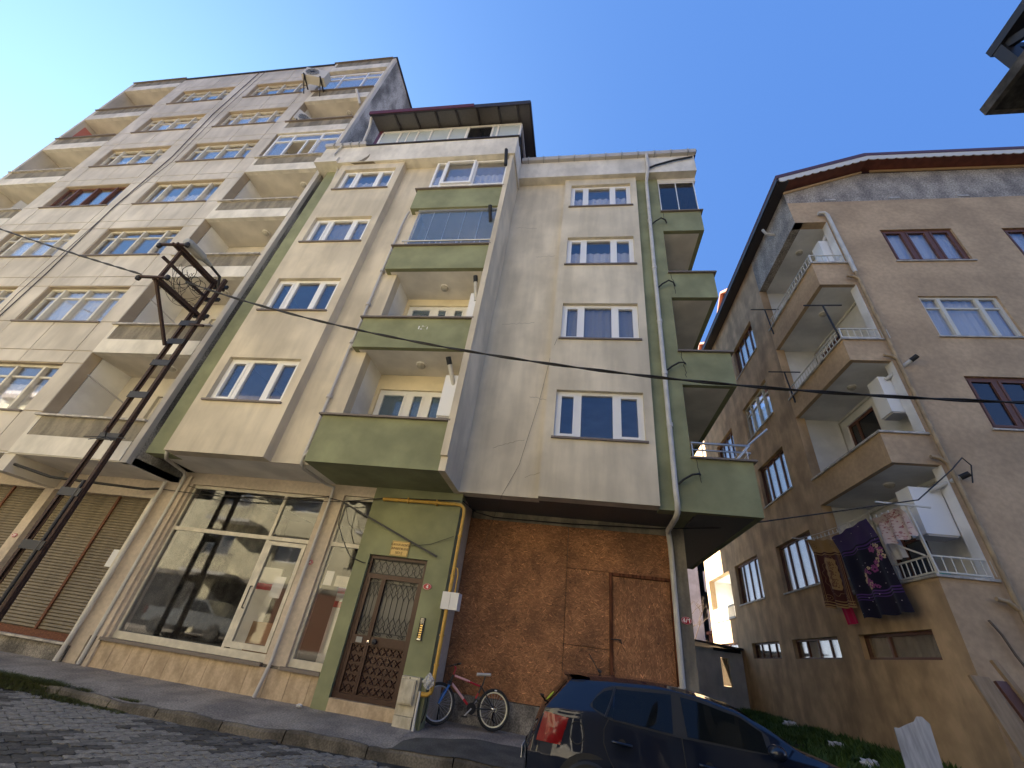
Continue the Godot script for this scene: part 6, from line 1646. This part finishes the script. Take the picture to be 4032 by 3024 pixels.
	for sgn in [1.0, -1.0]:
		part("door_mirror", S().grid(func(a, b):
			var th: float = a * TAU; var ph: float = (b - 0.5) * PI
			return Vector3(2.55 + 0.09 * cos(th) * cos(ph), 0.965 + 0.07 * sin(ph), sgn * (0.93 + 0.095 * sin(th) * cos(ph))), 16, 8, true), M["car_paint"], t)
	part("windscreen", S().grid(func(a, b):
		var u: float = lerpf(-0.86, 0.86, a)
		var x: float = lerpf(2.86, 2.08, b)
		return Vector3(x, key(YT, x) + 0.012 - 0.03 * u * u, u * key(WR, x) * 0.98), 14, 12, false), M["car_glass"], t)
func car_at_height(y: float) -> Vector3:   # outline of the tail
	var lo := 0.0; var hi := 0.72
	for k in 24:
		var m := (lo + hi) * 0.5
		if car_point(0.0, m).y < y: lo = m
		else: hi = m
	return car_point(0.0, lo)

# ---------------------------------------------------------------- bicycle
func bicycle() -> void:
	var t := thing("bicycle", "black and red mountain bike with a blue fork leaning in the boarded recess", "bicycle")
	t.transform = Transform3D(Basis(Vector3.UP, PI + 0.40) * Basis(Vector3.RIGHT, deg_to_rad(5.0)), Vector3(-1.33, 0.135, -9.42))
	# local x forward from the rear contact, z sideways; steering turned a little
	var rw := Vector3(0, 0.31, 0); var fw := Vector3(1.03, 0.31, 0)
	for q in [[rw, "rim_cream", 0.0], [fw, "alu_grey", 0.10]]:
		var c: Vector3 = q[0]
		var b := Basis(Vector3.UP, q[2])
		var pts := []
		var rim := []
		for k in 36:
			var a := k * TAU / 36
			pts.append(c + b * (Vector3(cos(a), sin(a), 0) * 0.283))
			rim.append(c + b * (Vector3(cos(a), sin(a), 0) * 0.252))
		var w := part("wheel", S().tube(pts, 0.027, 8, -1.0, true), M["rubber_black"], t)
		part("rim", S().tube(rim, 0.014, 6, -1.0, true), M[q[1]], w)
		var sp := S()
		for k in 24:
			var a := k * TAU / 24
			sp.tube([c + b * Vector3(0, 0, 0.03 if k % 2 else -0.03), c + b * (Vector3(cos(a), sin(a), 0) * 0.25)], 0.0022, 4)
		part("spokes", sp, M["alu_grey"], w).set_meta("kind", "stuff")
		part("hub", S().tube([c + b * Vector3(0, 0, -0.05), c + b * Vector3(0, 0, 0.05)], 0.022, 10), M["chrome"], w)
	var bb := Vector3(0.43, 0.29, 0); var st := Vector3(0.27, 0.62, 0); var ht := Vector3(0.83, 0.75, 0); var hb := Vector3(0.865, 0.64, 0)
	var fr := S()
	fr.tube([bb, st], 0.016, 8); fr.tube([st + Vector3(-0.03, 0.07, 0), st], 0.014, 8)
	fr.tube([hb + (ht - hb) * -0.1, ht], 0.02, 8)
	for z in [-0.055, 0.055]:
		fr.tube([bb, rw + Vector3(0, 0, z)], 0.010, 6); fr.tube([st + Vector3(0, 0, z * 0.3), rw + Vector3(0, 0, z)], 0.009, 6)
	fr.tube([st, st.lerp(ht, 0.3)], 0.017, 8); fr.tube([bb, bb.lerp(hb, 0.18)], 0.02, 8)
	part("frame", fr, M["bike_black"], t)
	part("top_tube", S().tube([st.lerp(ht, 0.06), st.lerp(ht, 0.96) + Vector3(0, -0.01, 0)], 0.018, 8), M["bike_red"], t)
	part("top_tube_decal", S().tube([st.lerp(ht, 0.42), st.lerp(ht, 0.95) + Vector3(0, -0.008, 0)], 0.0195, 8), M["bike_pink"], t)
	var dt := part("down_tube", S().tube([bb.lerp(hb, 0.15), bb.lerp(hb, 0.97)], 0.021, 8), M["bike_red"], t)
	part("decal", S().tube([bb.lerp(hb, 0.35), bb.lerp(hb, 0.92)], 0.0225, 8), M["bike_pink"], dt)
	part("seat_tube_decal", S().tube([bb.lerp(st, 0.45), bb.lerp(st, 0.7)], 0.0175, 8), M["bike_red"], t)
	part("saddle", S().grid(func(a, b):
		var th: float = a * TAU; var x: float = b
		var w := 0.075 * (1.0 - 0.75 * pow(x, 0.8)) * (1.0 if x < 0.97 else 0.4)
		if x < 0.04: w *= 0.5
		return Vector3(0.12 + x * 0.27, 0.80 + 0.025 * sin(th) + 0.02 * (1.0 - x), w * cos(th)), 16, 14, false), M["saddle_grey"], t)
	part("seat_post", S().tube([st + Vector3(-0.01, 0.02, 0), Vector3(0.215, 0.80, 0)], 0.012, 8), M["bike_black"], t)
	var fk := S()
	for z in [-0.065, 0.065]:
		fk.tube([Vector3(0.885, 0.60, z), Vector3(1.0, 0.36, z), fw + Vector3(0, 0, z)], 0.021, 8, 0.016)
	var f := part("fork", fk, M["bike_blue"], t)
	part("fork_crown", S().bar(Vector3(0.875, 0.62, -0.085), Vector3(0.875, 0.62, 0.085), 0.05, 0.06), M["bike_black"], f)
	part("stem", S().tube([ht, Vector3(0.80, 0.85, 0), Vector3(0.85, 0.90, 0)], 0.018, 8), M["bike_red"], t)
	var hbars := part("handlebar", S().tube([Vector3(0.79, 0.915, -0.29), Vector3(0.84, 0.90, -0.12), Vector3(0.85, 0.90, 0), Vector3(0.84, 0.90, 0.12), Vector3(0.79, 0.915, 0.29)], 0.013, 8), M["bike_black"], t)
	for sg in [-1.0, 1.0]:
		part("grip", S().tube([Vector3(0.785, 0.917, 0.30 * sg), Vector3(0.815, 0.907, 0.19 * sg)], 0.018, 8), M["rubber_black"], hbars)
		part("brake_lever", S().tube([Vector3(0.82, 0.90, 0.15 * sg), Vector3(0.875, 0.88, 0.19 * sg), Vector3(0.865, 0.885, 0.26 * sg)], 0.008, 6), M["bike_black"], hbars)
	part("brake_cables", S().tube([Vector3(0.86, 0.9, 0.12), Vector3(0.97, 0.86, 0.08), Vector3(0.98, 0.7, 0.05), Vector3(0.9, 0.62, 0.03)], 0.004, 5).tube([Vector3(0.86, 0.9, -0.12), Vector3(0.95, 0.84, -0.08), Vector3(0.93, 0.74, -0.04), Vector3(0.86, 0.66, -0.02)], 0.004, 5), M["rubber_black"], t)
	part("chain_ring", S().lathe(bb + Vector3(0, 0, -0.05), Vector3(0, 0, -1), [[0, 0.0], [0, 0.085], [0.012, 0.085], [0.012, 0.0]], 22), M["bike_black"], t)
	part("crank", S().tube([bb + Vector3(0, 0, -0.075), bb + Vector3(0.12, -0.12, -0.08)], 0.011, 6).tube([bb + Vector3(0, 0, 0.07), bb + Vector3(-0.12, 0.12, 0.08)], 0.011, 6), M["alu_grey"], t)
	for q in [[0.12, -0.12, -0.13], [-0.12, 0.12, 0.13]]: part("pedal", S().box(bb.x + q[0] - 0.045, bb.x + q[0] + 0.045, bb.y + q[1] - 0.012, bb.y + q[1] + 0.012, q[2] - 0.04, q[2] + 0.04), M["rubber_black"], t)
	part("derailleur", S().bar(rw + Vector3(0.01, -0.03, -0.06), rw + Vector3(0.03, -0.13, -0.06), 0.012, 0.03).bar(rw + Vector3(0.03, -0.13, -0.06), rw + Vector3(-0.03, -0.19, -0.06), 0.012, 0.025).lathe(rw + Vector3(0, 0, -0.04), Vector3(0, 0, -1), [[0, 0.05], [0.02, 0.03], [0.025, 0.0]], 14), M["chrome"], t)
	part("chain", S().tube([bb + Vector3(0, 0.085, -0.056), rw + Vector3(0, 0.05, -0.056)], 0.005, 4).tube([bb + Vector3(0, -0.085, -0.056), rw + Vector3(0.03, -0.14, -0.056)], 0.005, 4), M["bike_black"], t)
	part("rear_reflectors", S().box(-0.02, 0.02, 0.58, 0.60, -0.05, 0.05), M["white_paint"], t)
	var loop := []
	for k in 30:
		var a := k * TAU / 30
		loop.append(Vector3(-2.50 + 0.13 * cos(a), 0.43 + 0.30 * sin(a), -8.72 + 0.10 * cos(a)))
	one("rubber_tube", S().tube(loop, 0.012, 6, -1.0, true), M["rubber_black"], "thin black rubber loop hanging against the front wheel of the bicycle", "tube")

# ---------------------------------------------------------------- the other side of the street: seen in reflections, it throws sunlight back
func opposite_side() -> void:
	struct("far_pavement", S().box(-60, -3.0, -0.3, 0.03, 4.2, 7.0).box(-3.0, 3.5, -0.3, 0.03, 1.2, 2.6), M["sidewalk_concrete"])
	var I := Transform3D(Basis(Vector3.UP, PI), Vector3.ZERO)   # facing -z: local x is minus world x
	var y := thing("yellow_apartment_building", "yellow plastered apartment building across the street with white balcony rails", "building")
	var hs := []
	for k in range(1, 4):
		for j in 7: hs.append([6.0 + j * 5.0, 8.0 + j * 5.0, 1.1 + k * 3.0, 2.6 + k * 3.0])
	part("front_wall", S(I).wall(3.0, 44.0, -0.3, 13.0, -7.0, 0.3, hs), M["yellow_plaster"], y)
	for j in 9: part("garage_door", bx(-43.0 + j * 4.4, -39.4 + j * 4.4, 0.0, 2.7, 6.94, 6.999), M["rust" if j % 3 == 0 else "dark_concrete"], y)
	part("ground_floor_band", S().box(-44, -3, 2.75, 3.0, 6.9, 6.999), M["base_concrete"], y)
	part("back_wall", bx(-44, -3, -0.3, 13.0, 15.0, 15.3), M["yellow_plaster"], y)
	part("side_wall", bx(-3.3, -3, -0.3, 13.0, 7.301, 15.0), M["yellow_plaster"], y)
	part("side_wall", bx(-44, -43.7, -0.3, 13.0, 7.301, 15.0), M["yellow_plaster"], y)
	part("roof", bx(-44.3, -2.7, 13.0, 13.3, 6.5, 15.5), M["roof_maroon"], y)
	for h in hs: win(y, I, h[0], h[1], h[2], h[3], -7.1, {"cuts": [0.5], "fw": 0.08, "mw": 0.08, "curtain": "half"})
	for k in range(1, 4):
		for j in 3:
			var x: float = -9.6 - j * 10.0
			var by := 3.1 + (k - 1) * 3.0
			var p := part("balcony_slab", bx(x - 3.0, x, by - 0.15, by, 5.8, 7.0), M["far_white"], y)
			var s := S()
			s.bar(Vector3(x - 3.0, by + 0.95, 5.82), Vector3(x, by + 0.95, 5.82), 0.05, 0.05)
			for m in 24: s.bar(Vector3(x - 2.95 + m * 0.126, by, 5.82), Vector3(x - 2.95 + m * 0.126, by + 0.95, 5.82), 0.02, 0.02)
			part("balcony_rail", s, M["dark_steel"], p)
	var w := thing("low_white_house", "low pale three storey house across the street beside the yellow one", "building")
	hs = []
	for k in 3:
		for j in 2: hs.append([-2.8 + j * 3.0, -1.0 + j * 3.0, 1.1 + k * 2.9, 2.6 + k * 2.9])
	part("front_wall", S(I).wall(-3.3, 2.9, -0.3, 9.0, -2.6, 0.3, hs), M["band_white"], w)
	part("core", bx(-2.9, 3.3, -0.3, 8.9, 3.2, 15.0), M["interior_wall"], w)
	part("roof", bx(-3.0, 3.35, 9.0, 9.2, 2.4, 15.0), M["roof_maroon"], w)
	for h in hs: win(w, I, h[0], h[1], h[2], h[3], -2.75, {"cuts": [0.5], "fw": 0.08, "mw": 0.08, "glass": "glass_dark"})
	# the corner building whose balcony juts into the picture at the top right
	var e := thing("corner_building", "dark concrete balcony corner with a steel frame jutting in overhead", "building")
	part("balcony_slab", S().box(3.36, 9.0, 5.70, 5.76, -2.07, 1.5), M["dark_concrete"], e)
	part("slab_edge", S().box(3.32, 3.359, 5.68, 5.78, -2.10, 1.5).box(3.36, 9.0, 5.68, 5.78, -2.10, -2.071), M["weathered_dark"], e)
	part("wall", bx(3.62, 9.0, -0.3, 5.699, -2.09, 9.0), M["bare_render"], e)
	part("upper_wall", bx(4.6, 9.0, 5.86, 8.8, 0.5, 9.0), M["bare_render"], e)
	var fr := S()
	fr.bar(Vector3(3.86, 5.9, -2.02), Vector3(3.86, 6.78, -2.02), 0.11, 0.09, Vector3(0, 0, 1)).bar(Vector3(3.86, 6.78, -2.08), Vector3(3.86, 6.78, 1.4), 0.12, 0.10)
	fr.bar(Vector3(3.86, 6.72, -1.98), Vector3(3.86, 6.0, -1.2), 0.05, 0.08).bar(Vector3(3.86, 6.0, -1.2), Vector3(3.86, 6.72, -0.5), 0.05, 0.08).bar(Vector3(3.86, 6.45, -1.7), Vector3(3.86, 6.45, 1.4), 0.04, 0.05)
	fr.bar(Vector3(3.90, 6.70, -2.02), Vector3(8.9, 6.70, -2.02), 0.08, 0.09)
	part("steel_frame", fr, M["dark_steel"], e)
	part("glass_strip", bx(3.87, 3.875, 6.05, 6.5, -1.9, -1.82), M["glass"], e)
	# pickup seen in the shop glass
	var p := thing("grey_pickup", "silver grey pickup truck parked across the street", "car")
	p.position = Vector3(-18.6, -0.05, 4.5)
	var prof := PackedVector2Array([Vector2(-2.6, 0.5), Vector2(2.45, 0.45), Vector2(2.6, 0.7), Vector2(2.5, 1.0), Vector2(1.3, 1.1), Vector2(0.6, 1.68), Vector2(-0.5, 1.72), Vector2(-0.75, 1.15), Vector2(-2.55, 1.12)])
	part("body", S().prism(prof, -0.88, 0.88), mat("pickup_grey", lin(0.30, 0.32, 0.34), 0.25, 0.5), p)
	part("side_window", S().prism(PackedVector2Array([Vector2(1.1, 1.14), Vector2(0.55, 1.6), Vector2(-0.42, 1.63), Vector2(-0.6, 1.18)]), -0.89, 0.89), M["glass_dark"], p)
	for x in [-1.7, 1.55]:
		for sg in [-1.0, 1.0]: part("wheel", S().lathe(Vector3(x, 0.38, sg * 0.72), Vector3(0, 0, sg), [[0, 0.0], [0, 0.36], [0.04, 0.38], [0.18, 0.38], [0.2, 0.24], [0.19, 0.0]], 24), M["rubber_black"], p)
	for sg in [-1.0, 1.0]: part("tail_lamp", bx(-2.62, -2.5, 0.78, 1.08, sg * 0.80 - 0.08, sg * 0.80 + 0.08), M["tail_red"], p)

# ---------------------------------------------------------------- camera, sky, sun
func sky_texture(sun: Vector3) -> ImageTexture:
	var w := 512; var h := 256
	var im := Image.create(w, h, false, Image.FORMAT_RGBF)
	for j in h:
		var th := (j + 0.5) / h * PI
		for i in w:
			var ph := (i + 0.5) / w * TAU   # the sheet starts at -z
			var d := Vector3(sin(ph) * sin(th), cos(th), -cos(ph) * sin(th))
			var up := clampf(d.y, 0.0, 1.0)
			var g := acos(clampf(d.dot(sun), -1, 1))
			var deep := Vector3(0.0135, 0.037, 0.108)
			var pale := Vector3(0.25, 0.255, 0.26)
			var glow := Vector3(0.075, 0.118, 0.142)
			# paler towards the horizon and around the sun
			var c := deep
			c = c.lerp(pale, pow(1.0 - up, 5.5) * 0.97)
			c += glow * (1.0 * exp(-pow(g / 0.62, 2.0)) + 0.34 * exp(-g * 1.1)) * (1.0 - 0.35 * up)
			if d.y < 0.0: c = pale.lerp(Vector3(0.12, 0.11, 0.10), clampf(-d.y * 6.0, 0, 1))
			im.set_pixel(i, j, Color(c.x, c.y, c.z))
	return ImageTexture.create_from_image(im)

func _ready() -> void:
	rng.seed = 20240
	var cam := Camera3D.new()
	cam.name = "camera"
	cam.fov = 86.14; cam.near = 0.05; cam.far = 900.0
	cam.transform = Transform3D(Basis(Vector3(0.985945, 0.120080, -0.116161), Vector3(-0.036614, 0.833679, 0.551035), Vector3(0.163009, -0.539037, 0.826358)), Vector3(0, 1.4, 0))
	add_child(cam)
	cam.current = true
	var to_sun := Vector3(-0.843, 0.423, -0.335).normalized()
	var env := Environment.new()
	env.background_mode = Environment.BG_SKY
	var sky := Sky.new()
	var pan := PanoramaSkyMaterial.new()
	pan.panorama = sky_texture(to_sun)
	sky.sky_material = pan
	env.sky = sky
	env.tonemap_mode = Environment.TONE_MAPPER_LINEAR
	env.tonemap_exposure = EXPOSURE
	env.sdfgi_enabled = true; env.ssao_enabled = true; env.ssil_enabled = true
	var we := WorldEnvironment.new()
	we.name = "world"; we.environment = env
	add_child(we)
	var sun := DirectionalLight3D.new()
	sun.name = "sun"
	sun.light_energy = 1.6; sun.light_color = Color(1.0, 0.96, 0.89); sun.light_angular_distance = 0.5; sun.shadow_enabled = true
	sun.look_at_from_position(Vector3.ZERO, -to_sun, Vector3.UP)
	add_child(sun)
	materials()
	ground()
	green_building()
	beige_building()
	ochre_building()
	opposite_side()
	utility_pole()
	cables()
	entrance_items()
	lot_items()
	bicycle()
	car()
